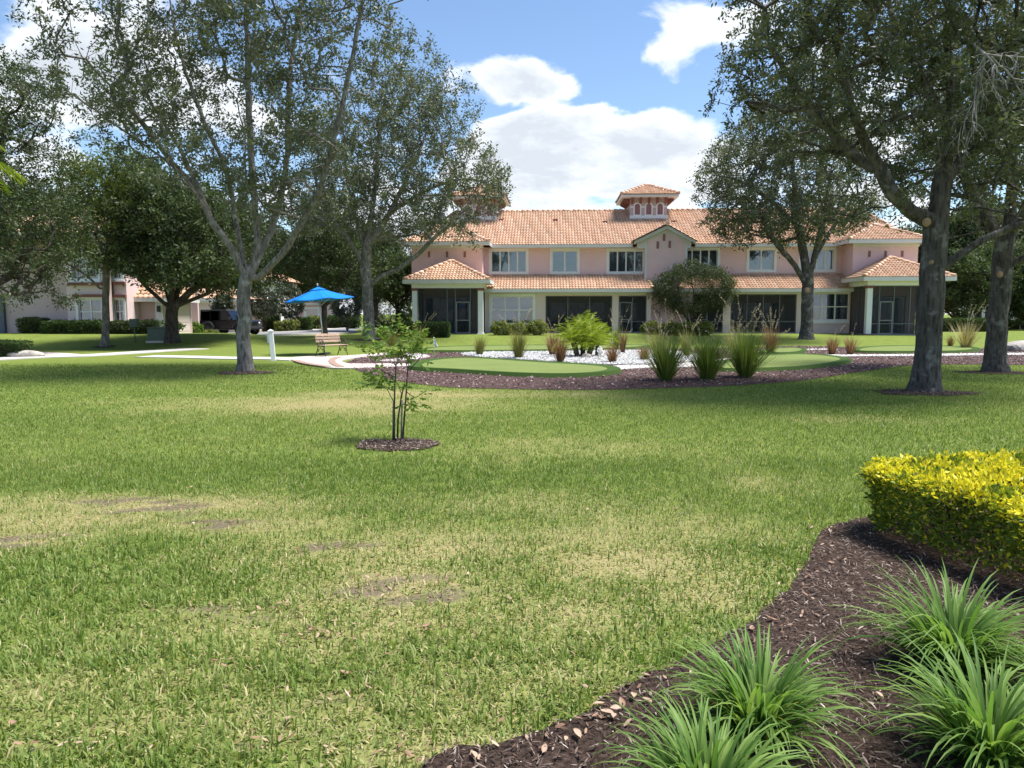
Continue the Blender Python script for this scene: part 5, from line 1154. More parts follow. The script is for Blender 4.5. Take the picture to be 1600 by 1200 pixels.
def suv():
    g = G(357, 524.5); T = thing('parked_car', 'black boxy off road vehicle parked on the driveway', 'car', (g[0] - .0, g[1] + .6, .05), R(-16))
    hw = .86
    # lower body profile (x forward) with wheel arches cut by the flares
    low = [(-2.05, .5), (-2.05, 1.06), (.72, 1.06), (.86, 1.12), (1.86, 1.06), (1.98, .98), (2.0, .55), (1.85, .48), (1.72, .72), (1.5, .86), (1.22, .86), (1.0, .7), (.9, .45), (-.85, .45), (-.95, .7), (-1.17, .86), (-1.45, .86), (-1.67, .72), (-1.8, .5)]
    m = MB(); m.prism(low, -hw, hw); m.build('body', mat['car_paint'], T, .04)
    top = [(-2.03, 1.062), (-1.98, 1.80), (.28, 1.80), (.72, 1.062)]
    # cabin built as pillars, roof and panes
    m = MB(); m.prism([(-2.02, 1.74), (-1.97, 1.84), (.22, 1.84), (.30, 1.76)], -hw + .05, hw - .05); m.build('roof', mat['plastic_black'], T, .03)
    for y in (-hw + .05, hw - .11):
        p = MB()
        for a, b in (((-2.03, 1.062), (-1.98, 1.745)), ((-1.20, 1.062), (-1.20, 1.745)), ((-.42, 1.062), (-.42, 1.745))): p.prism([(a[0], a[1]), (a[0] + .09, a[1]), (b[0] + .09, b[1]), (b[0], b[1])], y, y + .06)
        p.prism([(.62, 1.062), (.74, 1.062), (.33, 1.745), (.23, 1.745)], y, y + .06); tag(p.build('pillars', mat['car_paint'], T), kind='stuff')
        for q in ([(-1.94, 1.08), (-1.2, 1.08), (-1.2, 1.73), (-1.9, 1.73)], [(-1.11, 1.08), (-.42, 1.08), (-.42, 1.73), (-1.11, 1.73)], [(-.33, 1.08), (.61, 1.08), (.24, 1.73), (-.33, 1.73)]):
            m = MB(); m.prism(q, y + .02, y + .035); m.build('window', mat['car_glass'], T)
    m = MB(); m.add([(.75, -hw + .12, 1.07), (.75, hw - .12, 1.07), (.32, hw - .12, 1.74), (.32, -hw + .12, 1.74)], [(0, 1, 2, 3)], .5); m.build('windscreen', mat['door_glass'], T)
    m = MB(); m.box((-1.6, -.6, 1.0), (-.6, .6, 1.45)); m.box((-.3, -.6, 1.0), (.0, .6, 1.5)); tag(m.build('seats', mat['plastic_black'], T), kind='stuff')
    for s in (-1, 1):
        for xc in (1.36, -1.31):
            a = [math.pi * (k / 10) for k in range(11)]; o = [(xc + .56 * math.cos(t), .50 + .50 * math.sin(t)) for t in a]; i = [(xc + .45 * math.cos(t), .50 + .40 * math.sin(t)) for t in a]
            m = MB()
            for k in range(10): m.prism([o[k], o[k + 1], i[k + 1], i[k]], s * hw - .02 if s > 0 else -hw - .16, s * hw + .16 if s > 0 else -hw + .02)
            m.build('fender_flare', mat['plastic_black'], T)
            wheel(T, xc, s * (hw - .02), .41, .26)
        m = MB(); m.lathe([(0, .04), (.07, .03), (.09, 0)], 16); o_ = m.build('headlight', mat['lamp_lens'], T); o_.location = (2.0, s * .56, .86); o_.rotation_euler = (0, R(90), 0)
        m = MB(); m.box((-2.08, s * (hw - .08) - .07, .75), (-2.03, s * (hw - .08) + .07, 1.0)); m.build('tail_light', mat['tail_red'], T)
        m = MB(); m.box((.5, s * hw, 1.1), (.62, s * (hw + .2), 1.28)); m.build('mirror', mat['plastic_black'], T, .02)
        m = MB(); m.box((-.85, s * (hw - .02) - .06, .38), (.9, s * (hw - .02) + .06, .45)); m.build('side_step', mat['plastic_black'], T)
    for k in range(7): MB().box((1.99, -.36 + k * .11, .68), (2.03, -.31 + k * .11, .98)).build('grille_slot', mat['rim_dark'], T)
    MB().box((1.9, -.8, .42), (2.2, .8, .58)).build('bumper', mat['plastic_black'], T, .03); MB().box((-2.25, -.8, .45), (-2.03, .8, .6)).build('bumper', mat['plastic_black'], T, .03)
    m = MB(); n = 20; m.add([(-2.07 - d * .25, .36 * math.cos(2 * math.pi * k / n), 1.02 + .36 * math.sin(2 * math.pi * k / n)) for d in (0, 1) for k in range(n)], [(k, (k + 1) % n, n + (k + 1) % n, n + k) for k in range(n)] + [tuple(range(n, 2 * n))], .5); m.build('spare_wheel', mat['tyre'], T)
suv()

# ------------------------------------------------------------------ bench, umbrella, post, cabinets, lamp, flag, statue, rock
def bench():
    g = G(516, 557.2); T = thing('park_bench', 'slatted wooden park bench with black scrolled iron ends under the umbrella', 'bench', (g[0], g[1], .04), R(52)); T.scale = (.92, .92, .92)
    W = 1.22; H0 = .42
    for s in (-1, 1):
        x = s * (W / 2 - .06); m = MB(); R_ = .018
        m.tube([(x, -.42, 0), (x, -.38, .12), (x, -.33, .28), (x, -.36, H0), (x, -.30, .60), (x, -.18, .66), (x, .02, .64)], R_, 6); m.tube([(x, .22, 0), (x, .13, .18), (x, .05, .36), (x, .10, .55), (x, .17, .86)], R_ * 1.1, 6)
        m.tube([(x, -.37, H0 - .02), (x, -.1, H0 - .05), (x, .06, H0 - .02)], R_, 6)
        for c, r in (((-.2, .53), .07), ((-.07, .53), .055), ((-.27, .24), .06), ((.06, .22), .05)):
            m.tube([(x, c[0] + r * math.cos(a), c[1] + r * math.sin(a)) for a in np.linspace(0, 5.6, 12)], R_ * .7, 5)
        m.tube([(x, -.30, .24), (x, -.1, .32), (x, .06, .22)], R_ * .7, 5); m.build('iron_end', mat['iron_black'], T)
    for k in range(4): MB().box((-W / 2, -.40 + k * .115, H0), (W / 2, -.40 + k * .115 + .09, H0 + .03)).build('seat_slat', mat['wood_slat'], T, .006)
    for k in range(3):
        z = H0 + .12 + k * .125; y = .075 + (z - H0) * .19
        o = MB().box((-W / 2, -.012, 0), (W / 2, .012, .10)).build('back_slat', mat['wood_slat'], T, .006); o.location = (0, y, z); o.rotation_euler = (R(-11), 0, 0)
bench()
def umbrella():
    g = G(501.5, 555.5); T = thing('patio_umbrella', 'bright blue tilted patio umbrella on thin pale pole', 'umbrella', (g[0], g[1] + .55, 0.03), 0); T.rotation_euler = (0, R(-4.5), 0)
    top, r, zr = 2.62, 1.38, 2.12
    MB().tube([(0, 0, 0), (0, 0, top - .03)], .022, 10).build('pole', mat['aluminium'], T)
    MB().lathe([(0, .06), (.06, .06), (.22, .05), (.25, .0), (0, 0)], 20).build('base', mat['iron_black'], T)
    n = 6; ph = R(0)
    for k in range(n):
        a0, a1 = ph + 2 * math.pi * k / n, ph + 2 * math.pi * (k + 1) / n; m = MB(); gd = 6; vv = []
        for i in range(gd + 1):
            t = i / gd; 
            for j in range(gd + 1):
                q = j / gd; A = np.array([math.cos(a0), math.sin(a0)]) * (1 - q) + np.array([math.cos(a1), math.sin(a1)]) * q; rr = r * (.05 + .95 * t)
                sag = -.05 * math.sin(math.pi * q) * t - .07 * t * (1 - t) * 1.2; pull = 1 - .06 * math.sin(math.pi * q) * t * t
                vv.append((A[0] * rr * pull, A[1] * rr * pull, top - .06 - (top - zr - .06) * t + sag))
        w = gd + 1; m.add(vv, [(i * w + j, (i + 1) * w + j, (i + 1) * w + j + 1, i * w + j + 1) for i in range(gd) for j in range(gd)], .5, True)
        o = m.build('canopy_panel', mat['umbrella_blue'], T); md = o.modifiers.new('s', 'SOLIDIFY'); md.thickness = .006; md.offset = -1
        MB().tube([(0, 0, top - .10), (math.cos(a0) * r * .98, math.sin(a0) * r * .98, zr - .02)], .008, 5).build('rib', mat['aluminium'], T)
        MB().tube([(0, 0, 1.85), (math.cos(a0) * r * .5, math.sin(a0) * r * .5, top - .10 - (top - zr - .08) * .5)], .007, 5).build('strut', mat['aluminium'], T)
        m = MB(); A, B = [np.array([math.cos(a), math.sin(a)]) for a in (a0, a1)]
        m.add([(0, 0, top - .005), (A[0] * .32, A[1] * .32, top - .125), (*((A + B) / 2 * .32), top - .14), (B[0] * .32, B[1] * .32, top - .125)], [(0, 1, 2), (0, 2, 3)], .5); m.build('vent_panel', mat['umbrella_blue'], T)
    m = MB(); m.lathe([(.0, .0), (.03, .01), (.022, .05), (.035, .08), (0, .12)], 10, (0, 0, top + .01)); m.build('finial', mat['aluminium'], T)
umbrella()
def post():
    g = G(427.5, 564); T = thing('marker_post', 'square white post standing on the walk edge beside the left oak', 'post', (g[0], g[1], 0), R(12)); T.rotation_euler = (0, R(-4), R(12))
    MB().box((-.075, -.075, 0), (.075, .075, 1.0)).build('shaft', mat['vinyl_white'], T, .008); m = MB(); m.add([(-.09, -.09, 1.0), (.09, -.09, 1.0), (.09, .09, 1.0), (-.09, .09, 1.0), (-.09, -.09, 1.03), (.09, -.09, 1.03), (.09, .09, 1.03), (-.09, .09, 1.03), (0, 0, 1.08)], [(3, 2, 1, 0), (0, 1, 5, 4), (1, 2, 6, 5), (2, 3, 7, 6), (3, 0, 4, 7), (4, 5, 8), (5, 6, 8), (6, 7, 8), (7, 4, 8)], .5); m.build('cap', mat['vinyl_white'], T)
    MB().box((-.13, -.05, .62), (-.077, .05, .9)).build('side_box', mat['vinyl_white'], T, .005)
post()
def cabinets():
    g = G(250, 533.5); T = thing('utility_cabinet', 'grey green ground utility cabinet beside the spreading oak trunk', 'cabinet', g, R(6))
    MB().box((-.46, -.36, .06), (.46, .36, .66)).build('body', mat['utility_green'], T, .02); MB().box((-.49, -.39, .66), (.49, .39, .72)).build('lid', mat['utility_green'], T, .015); MB().box((-.52, -.42, -.05), (.52, .42, .06)).build('concrete_pad', mat['concrete'], T)
    g = G(211, 534); T = thing('meter_box', 'small dark green box on a thin post before the left house', 'utility box', g, 0)
    MB().tube([(0, 0, -.05), (0, 0, .8)], .025, 8).build('post', mat['utility_green'], T); MB().box((-.2, -.08, .75), (.2, .08, 1.15)).build('box', mat['utility_green'], T, .015); MB().box((-.16, -.095, .8), (.16, -.081, 1.1)).build('cover', mat['utility_green'], T)
cabinets()
def lamp():
    g = G(1592, 515); T = thing('lamp_post', 'black lamp post at the right edge behind the leaning oak', 'street lamp', g)
    MB().lathe([(.0, 0), (.14, 0), (.14, .1), (.09, .2), (.07, .6), (.05, .7), (.045, 3.0), (.06, 3.05), (.09, 3.1)], 14).build('pole', mat['iron_black'], T)
    m = MB(); m.lathe([(.09, 3.1), (.11, 3.14), (.19, 3.55)], 6); m.build('lantern_glass', mat['window_glass'], T); m = MB(); m.lathe([(.21, 3.53), (.22, 3.58), (.08, 3.74), (.03, 3.78), (.03, 3.86), (0, 3.9)], 6); m.build('lantern_cap', mat['iron_black'], T)
    for k in range(6):
        a = 2 * math.pi * k / 6; MB().tube([(.11 * math.cos(a), .11 * math.sin(a), 3.12), (.2 * math.cos(a), .2 * math.sin(a), 3.55)], .012, 4).build('lantern_bar', mat['iron_black'], T)
lamp()
def golf_flag():
    g = G(679, 564.5); T = thing('golf_flag', 'small limp grey flag on thin white pin in the front putting green', 'flag', (g[0], g[1], .09)); MB().tube([(0, 0, -.02), (-.02, 0, .72)], .009, 6).build('pin', mat['vinyl_white'], T)
    m = MB(); vv = []; 
    for i in range(7):
        for j in range(6):
            t, s = i / 6, j / 5; vv.append((-.015 + s * .10 * (.5 + .8 * t) + .02 * t * math.sin(s * 9), .02 * math.sin(s * 11 + t * 3) * (.4 + t), .73 - t * .27 - s * .10 * (1 - .2 * t)))
    m.add(vv, [(i * 6 + j, (i + 1) * 6 + j, (i + 1) * 6 + j + 1, i * 6 + j + 1) for i in range(6) for j in range(5)], .5, True); o = m.build('cloth', mat['flag_cloth'], T); o.modifiers.new('s', 'SOLIDIFY').thickness = .004
golf_flag()
def skin_body(name, V, E, Rr, m, parent, sub=2):
    me = bpy.data.meshes.new(name); me.from_pydata(V, E, []); o = new_obj(name, me, [m], parent)
    s = o.modifiers.new('skin', 'SKIN'); s.use_smooth_shade = True
    for i, r in enumerate(Rr): me.skin_vertices[0].data[i].radius = (r, r)
    me.skin_vertices[0].data[0].use_root = True; u = o.modifiers.new('sub', 'SUBSURF'); u.levels = sub; u.render_levels = sub
    return o
def statue():
    g = G(937, 562.5); T = thing('garden_statue', 'small white stone garden statue of a standing figure in the gravel', 'statue', (g[0], g[1], .03), R(15))
    V = [(0, 0, .20), (0, 0, .28), (0, 0, .36), (0, 0, .405), (0, -.005, .46), (.035, 0, .18), (.04, -.01, .10), (.04, 0, .03), (.04, -.045, .025), (-.035, 0, .18), (-.04, -.01, .10), (-.04, 0, .03), (-.04, -.045, .025),
         (.065, 0, .365), (.10, -.01, .29), (.055, -.07, .28), (-.065, 0, .365), (-.10, -.01, .28), (-.07, -.06, .24)]
    E = [(0, 1), (1, 2), (2, 3), (3, 4), (0, 5), (5, 6), (6, 7), (7, 8), (0, 9), (9, 10), (10, 11), (11, 12), (2, 13), (13, 14), (14, 15), (2, 16), (16, 17), (17, 18)]
    skin_body('figure', V, E, [.055, .05, .055, .028, .05, .038, .03, .022, .018, .038, .03, .022, .018, .03, .024, .018, .03, .024, .018], mat['statue_stone'], T)
    MB().lathe([(0, .04), (.10, .04), (.12, .02), (.12, -.02), (0, -.02)], 14).build('plinth', mat['statue_stone'], T)
    for px, py, lab in ((916, 561, 'low pale stone ornament beside the palm trunks in the gravel'), (896.5, 549.5, 'tiny pale stone at the back of the gravel left of the palm')):
        g = G(px, py); o = rock_mesh('garden_stone', .16, .12, .14, 5 + px); tag(o, lab, 'stone'); o.location = (g[0], g[1], .06)
def rock_mesh(name, a, b, c, seed, m='rock'):
    import bmesh
    r_ = np.random.default_rng(int(seed)); bm = bmesh.new(); bmesh.ops.create_icosphere(bm, subdivisions=3, radius=1)
    k = r_.normal(size=(9, 3)); ph = r_.uniform(0, 6, 9)
    for v in bm.verts:
        p = np.array(v.co); d = 1 + sum(.085 * math.sin(2.4 * k[i].dot(p) + ph[i]) for i in range(9)); q = p * d; v.co = (q[0] * a, q[1] * b, max(q[2] * c, -c * .35))
    me = bpy.data.meshes.new(name); bm.to_mesh(me); bm.free(); return new_obj(name, me, [mat[m if m in mat else 'rock']])
statue()
for px, py, a, b, c, lab in ((1592, 549, .62, .5, .36, 'large grey boulder at the right edge beside the white path'), (40, 558, .55, .35, .16, 'flat pale stones edging the left walk by the clipped hedge')):
    g = G(px, py); o = rock_mesh('boulder', a, b, c, px); o.location = (g[0], g[1], .08); tag(o, lab, 'rock')

# ------------------------------------------------------------------ hedges, shrubs, grasses, palm, flowers
def hedge(name, label, poly, z0, h, leaf, dens, lmat, loc, seed=1, core='leaf_dark', rfun=None, cat='hedge', lumps=.04, open_base=0.):
    """clipped hedge over a convex footprint polygon (local x,y)"""
    r_ = np.random.default_rng(seed); T = thing(name, label, cat, loc); p = [np.array(q, float) for q in poly]; n = len(p)
    cc = sum(p) / n; sides = []; C, Nn = [], []
    for i in range(n):
        a, b = p[i], p[(i + 1) % n]; L = np.linalg.norm(b - a); k = int(L * h * dens); t = r_.random(k); z = open_base * h + r_.random(k) ** .85 * h * (1 - open_base)
        nr = np.array([(b - a)[1], -(b - a)[0]]) / L; nr = nr if nr.dot((a + b) / 2 - cc) > 0 else -nr
        q = a + (b - a) * t[:, None]; bulge = lumps * (vn(t * L * 2 + i * 7, z * 3, 1., seed, 2) - .5) * 2.6 - np.abs(r_.normal(0, .05, k)) - .06 * (1 - z / h) - .16 * np.clip((z / h - .8) / .2, 0, 1) ** 2 * min(1, h)
        C.append(np.concatenate([q + nr * bulge[:, None], z[:, None]], 1)); Nn.append(np.tile([nr[0], nr[1], .25], (k, 1)))
    lo, hi = np.min(p, 0), np.max(p, 0); k = int((hi[0] - lo[0]) * (hi[1] - lo[1]) * dens * 1.15); x, y = r_.uniform(lo[0], hi[0], k), r_.uniform(lo[1], hi[1], k); m = in_poly(x, y, p); x, y = x[m], y[m]
    ed = np.min([np.abs((p[(i + 1) % n][0] - p[i][0]) * (p[i][1] - y) - (p[i][0] - x) * (p[(i + 1) % n][1] - p[i][1])) / (np.linalg.norm(p[(i + 1) % n] - p[i]) + 1e-9) for i in range(n)], axis=0)
    C.append(np.stack([x, y, h - .07 * np.exp(-ed / .09) + lumps * (vn(x, y, 3., seed + 3, 2) - .5) * 2 - np.abs(r_.normal(0, .03, len(x)))], 1)); Nn.append(np.tile([0, 0, 1.], (len(x), 1)))
    C = np.concatenate(C); Nn = np.concatenate(Nn); k = len(C); C = C + Nn * (np.where(r_.random(k) < .10, r_.uniform(0, .075, k), 0) * min(1, h * 1.6))[:, None]; D = Nn + r_.normal(0, .65, (k, 3)); D /= np.linalg.norm(D, axis=1)[:, None]; L = leaf * r_.uniform(.65, 1.35, k)
    V, Fq = leaf_quads(C, D, L, L * .48, r_); rn = r_.random(k) if rfun is None else rfun(C, h, r_)
    o = new_obj('foliage', mesh_np('foliage', V + np.array([0, 0, z0]), Fq, rn), [mat[lmat]], T); tag(o, kind='stuff')
    # woody twigs and inner leaves
    k = int(60 + 120 * h * (hi[0] - lo[0])); k = min(k, 400); ch = []
    for _ in range(k):
        q = lo + (hi - lo) * r_.random(2)
        if not in_poly(np.array([q[0]]), np.array([q[1]]), p)[0]: continue
        e = cc + (q - cc) * .93; s = cc + (q - cc) * .8; ch.append((np.array([[s[0], s[1], z0 - .05], [*(s * .5 + e * .5), z0 + h * .4], [e[0], e[1], z0 + h * .92]]) + r_.normal(0, .02, (3, 3)) * [[0], [1], [1]], np.array([.010, .008, .004]), 4))
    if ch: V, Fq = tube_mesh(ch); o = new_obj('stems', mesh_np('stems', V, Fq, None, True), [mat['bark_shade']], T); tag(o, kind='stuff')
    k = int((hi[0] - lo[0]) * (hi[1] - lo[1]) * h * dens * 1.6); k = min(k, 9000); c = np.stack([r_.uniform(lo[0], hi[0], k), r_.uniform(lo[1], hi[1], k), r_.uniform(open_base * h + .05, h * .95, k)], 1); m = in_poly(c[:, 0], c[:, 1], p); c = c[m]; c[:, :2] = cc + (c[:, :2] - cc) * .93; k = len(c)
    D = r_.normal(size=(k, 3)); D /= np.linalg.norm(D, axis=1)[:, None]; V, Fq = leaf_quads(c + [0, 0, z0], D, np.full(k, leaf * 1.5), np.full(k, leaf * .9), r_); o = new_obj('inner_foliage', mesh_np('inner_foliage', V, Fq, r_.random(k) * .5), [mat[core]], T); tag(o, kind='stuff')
    return T
def rect_hedge(name, label, px0, px1, py, h, depth, leaf, lmat, seed, dens=700, Y=None, **k):
    a, b = (G(px0, py), G(px1, py)) if Y is None else [np.array([(q - 800) / F * Y, Y, float(H((q - 800) / F * Y, Y))]) for q in (px0, px1)]; w = b[0] - a[0]; return hedge(name, label, [(0, 0), (w, 0), (w, depth), (0, depth)], 0, h, leaf, dens, lmat, (a[0], a[1], a[2] - .03), seed, **k)
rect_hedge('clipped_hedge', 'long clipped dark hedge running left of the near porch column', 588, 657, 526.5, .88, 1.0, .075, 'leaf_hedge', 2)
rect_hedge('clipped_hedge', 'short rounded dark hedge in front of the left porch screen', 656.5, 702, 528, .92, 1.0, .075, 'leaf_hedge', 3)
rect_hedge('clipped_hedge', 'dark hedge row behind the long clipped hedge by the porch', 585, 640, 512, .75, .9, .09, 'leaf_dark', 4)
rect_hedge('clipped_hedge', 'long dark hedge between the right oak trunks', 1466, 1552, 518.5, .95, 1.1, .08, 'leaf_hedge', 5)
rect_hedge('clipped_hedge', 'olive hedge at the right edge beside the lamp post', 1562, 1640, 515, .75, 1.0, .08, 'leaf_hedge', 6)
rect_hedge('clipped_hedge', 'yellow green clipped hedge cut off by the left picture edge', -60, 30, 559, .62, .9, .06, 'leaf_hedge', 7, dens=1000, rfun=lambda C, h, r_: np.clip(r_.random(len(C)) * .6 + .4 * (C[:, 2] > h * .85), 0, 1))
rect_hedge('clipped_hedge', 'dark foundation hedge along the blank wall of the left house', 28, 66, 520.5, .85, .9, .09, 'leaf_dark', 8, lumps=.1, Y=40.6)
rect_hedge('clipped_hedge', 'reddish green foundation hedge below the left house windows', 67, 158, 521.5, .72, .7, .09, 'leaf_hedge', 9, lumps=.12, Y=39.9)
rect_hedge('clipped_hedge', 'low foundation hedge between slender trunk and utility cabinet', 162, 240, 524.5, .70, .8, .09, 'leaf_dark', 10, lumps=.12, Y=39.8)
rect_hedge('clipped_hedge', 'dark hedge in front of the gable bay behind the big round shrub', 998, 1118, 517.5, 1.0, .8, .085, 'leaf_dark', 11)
for i, (a, b, y, h, Y, lm, lab) in enumerate(((398, 432, 518, 1.3, 66, 'leaf_hedge', 'olive shrub row by the pale house across the road'), (430, 460, 518, .9, 64, 'leaf_variegated', 'bright yellow green shrub mound across the road'), (459, 482, 517, 1.2, 67, 'leaf_hedge', 'dark green clipped shrub across the road left of the umbrella pole'),
                                             (480, 502, 513, 1.2, 74, 'leaf_variegated', 'bright hedge beneath the far garage left of the dark trunk'), (510, 560, 511, 1.3, 78, 'leaf_hedge', 'green shrub row along the road right of the dark trunk'))):
    xa, xb = (a - 800) / F * Y, (b - 800) / F * Y; hedge('street_shrub', lab, [(0, 0), (xb - xa, 0), (xb - xa, 1.5), (0, 1.5)], 0, h, .16, 160, lm, (xa, Y, 0), 20 + i, cat='shrub', lumps=.25)['group'] = 'shrubs across the road'
def shrub(name, label, px0, px1, pyb, pyt, leaf, n, lmat, seed, stems=7, cat='shrub', gap=.18, bm='bark_shade', dz=0., dY=0.):
    a, b = G(px0, pyb), G(px1, pyb); w = (b[0] - a[0]); Y = (a[1] + b[1]) / 2 + dY; h = (pyb - pyt) * Y / F; r_ = np.random.default_rng(seed); c = np.array([(a[0] + b[0]) / 2, Y, float(H((a[0] + b[0]) / 2, Y)) - .03])
    pts = []
    while len(pts) < n:
        q = r_.normal(size=3); q /= np.linalg.norm(q); q *= r_.uniform(.55, 1) ** .5 * (1 + .13 * math.sin(5 * q[0] + seed) * math.cos(4 * q[2] + 3 * q[1]))
        pts.append([q[0] * w / 2, q[1] * w * .42, h * (gap + (1 - gap) * (.5 + q[2] * .5))])
    pts = np.array(pts); lb = [[np.zeros(3), np.array([0, 0, h * .3]), np.array([.03, .05, h * .6])]]
    for k in range(stems): t = k * 2 * math.pi / stems + seed; lb.append([np.array([.02 * math.cos(t), .02 * math.sin(t), .03]), np.array([math.cos(t) * w * .14, math.sin(t) * w * .12, h * .3]), np.array([math.cos(t) * w * .3, math.sin(t) * w * .26, h * .62])])
    T = tree(name, label, np.zeros(3), lb, pts, max(.03, w * .02), .006, 26, leaf, lmat, bm, None, seed, max(.1, w * .085), 0.02, .2, twigs=w > 2)
    T.location = c; T['category'] = cat; return T
shrub('round_shrub', 'big rounded dark green shrub with bare lower stems before the gable bay', 1020, 1148, 521, 414, .11, 1000, 'leaf_dark', 31, 9, gap=.30)
shrub('bare_shrub', 'thin grey twiggy shrub left of the big rounded shrub', 1012, 1050, 520, 452, .05, 90, 'leaf_magnolia', 32, 8, gap=.35)
for i, a in enumerate(((767, 803, 523.5, 502, 'variegated yellow green shrub under the left end of the lower left window'), (796, 830, 523.5, 504, 'variegated shrub in the middle below the lower left window'), (822, 858, 523.5, 501, 'variegated shrub at the right end of the lower left window by the wall'),
                      (1002, 1036, 523, 502, 'variegated shrub left in the row before the gable bay hedge'), (1032, 1066, 524, 503, 'variegated shrub second in the row before the gable bay hedge'), (1060, 1090, 523.5, 504, 'variegated shrub third in the row before the gable bay hedge'), (1084, 1114, 524, 502, 'variegated shrub nearest the white pillar before the gable bay hedge'),
                      (1271, 1306, 518.5, 501, 'variegated shrub under the lower right window beside the oak trunk'), (1300, 1342, 518.5, 499, 'variegated shrub under the lower right window beside the right porch'))):
    shrub('variegated_shrub', a[4], *a[:4], .11, 150, 'leaf_variegated', 40 + i, 5, gap=.05)['group'] = 'variegated shrubs along the townhouse wall'
shrub('leafy_shrub', 'bright green shrub at the foot of the spreading oak by the cabinet', 282, 322, 528.5, 502, .13, 200, 'leaf_sapling', 51, 6, gap=.05)
shrub('leafy_shrub', 'dark shrub behind the utility cabinet', 232, 264, 526, 506, .12, 150, 'leaf_hedge', 52, 6, gap=.05)
shrub('leafy_shrub', 'pale flowering low shrub below the rear wheel of the parked vehicle', 318, 342, 526, 515, .1, 90, 'leaf_variegated', 53, 5, gap=.02)
shrub('conifer_shrub', 'dark rounded evergreen behind the hedge left of the porch', 590, 632, 512, 458, .14, 420, 'leaf_dark', 54, 6, gap=.03)
shrub('tall_shrub', 'bright leafy tall shrub against the left porch corner', 624, 648, 513, 440, .15, 200, 'leaf_hedge', 55, 6, gap=.1)
for px, Yb, ht, wpx, lab, sd in ((452, 517.5, 72, 52, 'small grey leaved tree left of the umbrella', 61), (412, 519, 70, 52, 'small grey leaved tree half hidden behind the tall left oak trunk', 62), (543, 517, 66, 56, 'small grey leaved tree right of the dark trunk by the road', 63), (350, 523, 62, 30, 'small grey leaved tree overhanging the parked vehicle', 64)):
    t = shrub('magnolia_tree', lab, px - wpx / 2, px + wpx / 2, Yb, Yb - ht, .2, 240, 'leaf_magnolia', sd, 4, 'tree', .3); t['group'] = 'small grey leaved street trees'
t = shrub('cordyline_plant', 'dark red leaved plant by the entry at the left edge', 6, 30, 522, 468, .28, 60, 'leaf_red', 66, 3, 'plant', .25)

def strips(C0, dirs, lens, lean, arch, wid, r_, seg=5):
    """curved tapering blades; returns verts/quads"""
    n = len(C0); t = np.linspace(0, 1, seg + 1); ang = lean[:, None] + arch[:, None] * t[None] ** 1.5
    ds = lens[:, None] / seg; hx = np.concatenate([np.zeros((n, 1)), np.cumsum(np.sin(ang[:, :-1]) * ds, 1)], 1); hz = np.concatenate([np.zeros((n, 1)), np.cumsum(np.cos(ang[:, :-1]) * ds, 1)], 1)
    pts = C0[:, None] + dirs[:, None] * hx[..., None] + np.array([0, 0, 1.]) * hz[..., None]; sd = np.stack([-dirs[:, 1], dirs[:, 0], np.zeros(n)], 1)
    tw = r_.normal(0, .35, n)[:, None]; sd = sd * np.cos(tw) + dirs * np.sin(tw)
    w = wid[:, None] * np.concatenate([[.65], 1 - .95 * (t[1:] ** 2.2)])[None]
    V = np.stack([pts - sd[:, None] * w[..., None] / 2, pts + sd[:, None] * w[..., None] / 2], 2)
    V = V.reshape(-1, 3); b = (np.arange(n)[:, None] * (seg + 1) + np.arange(seg)[None]).reshape(-1) * 2
    return V, np.stack([b, b + 1, b + 3, b + 2], 1)
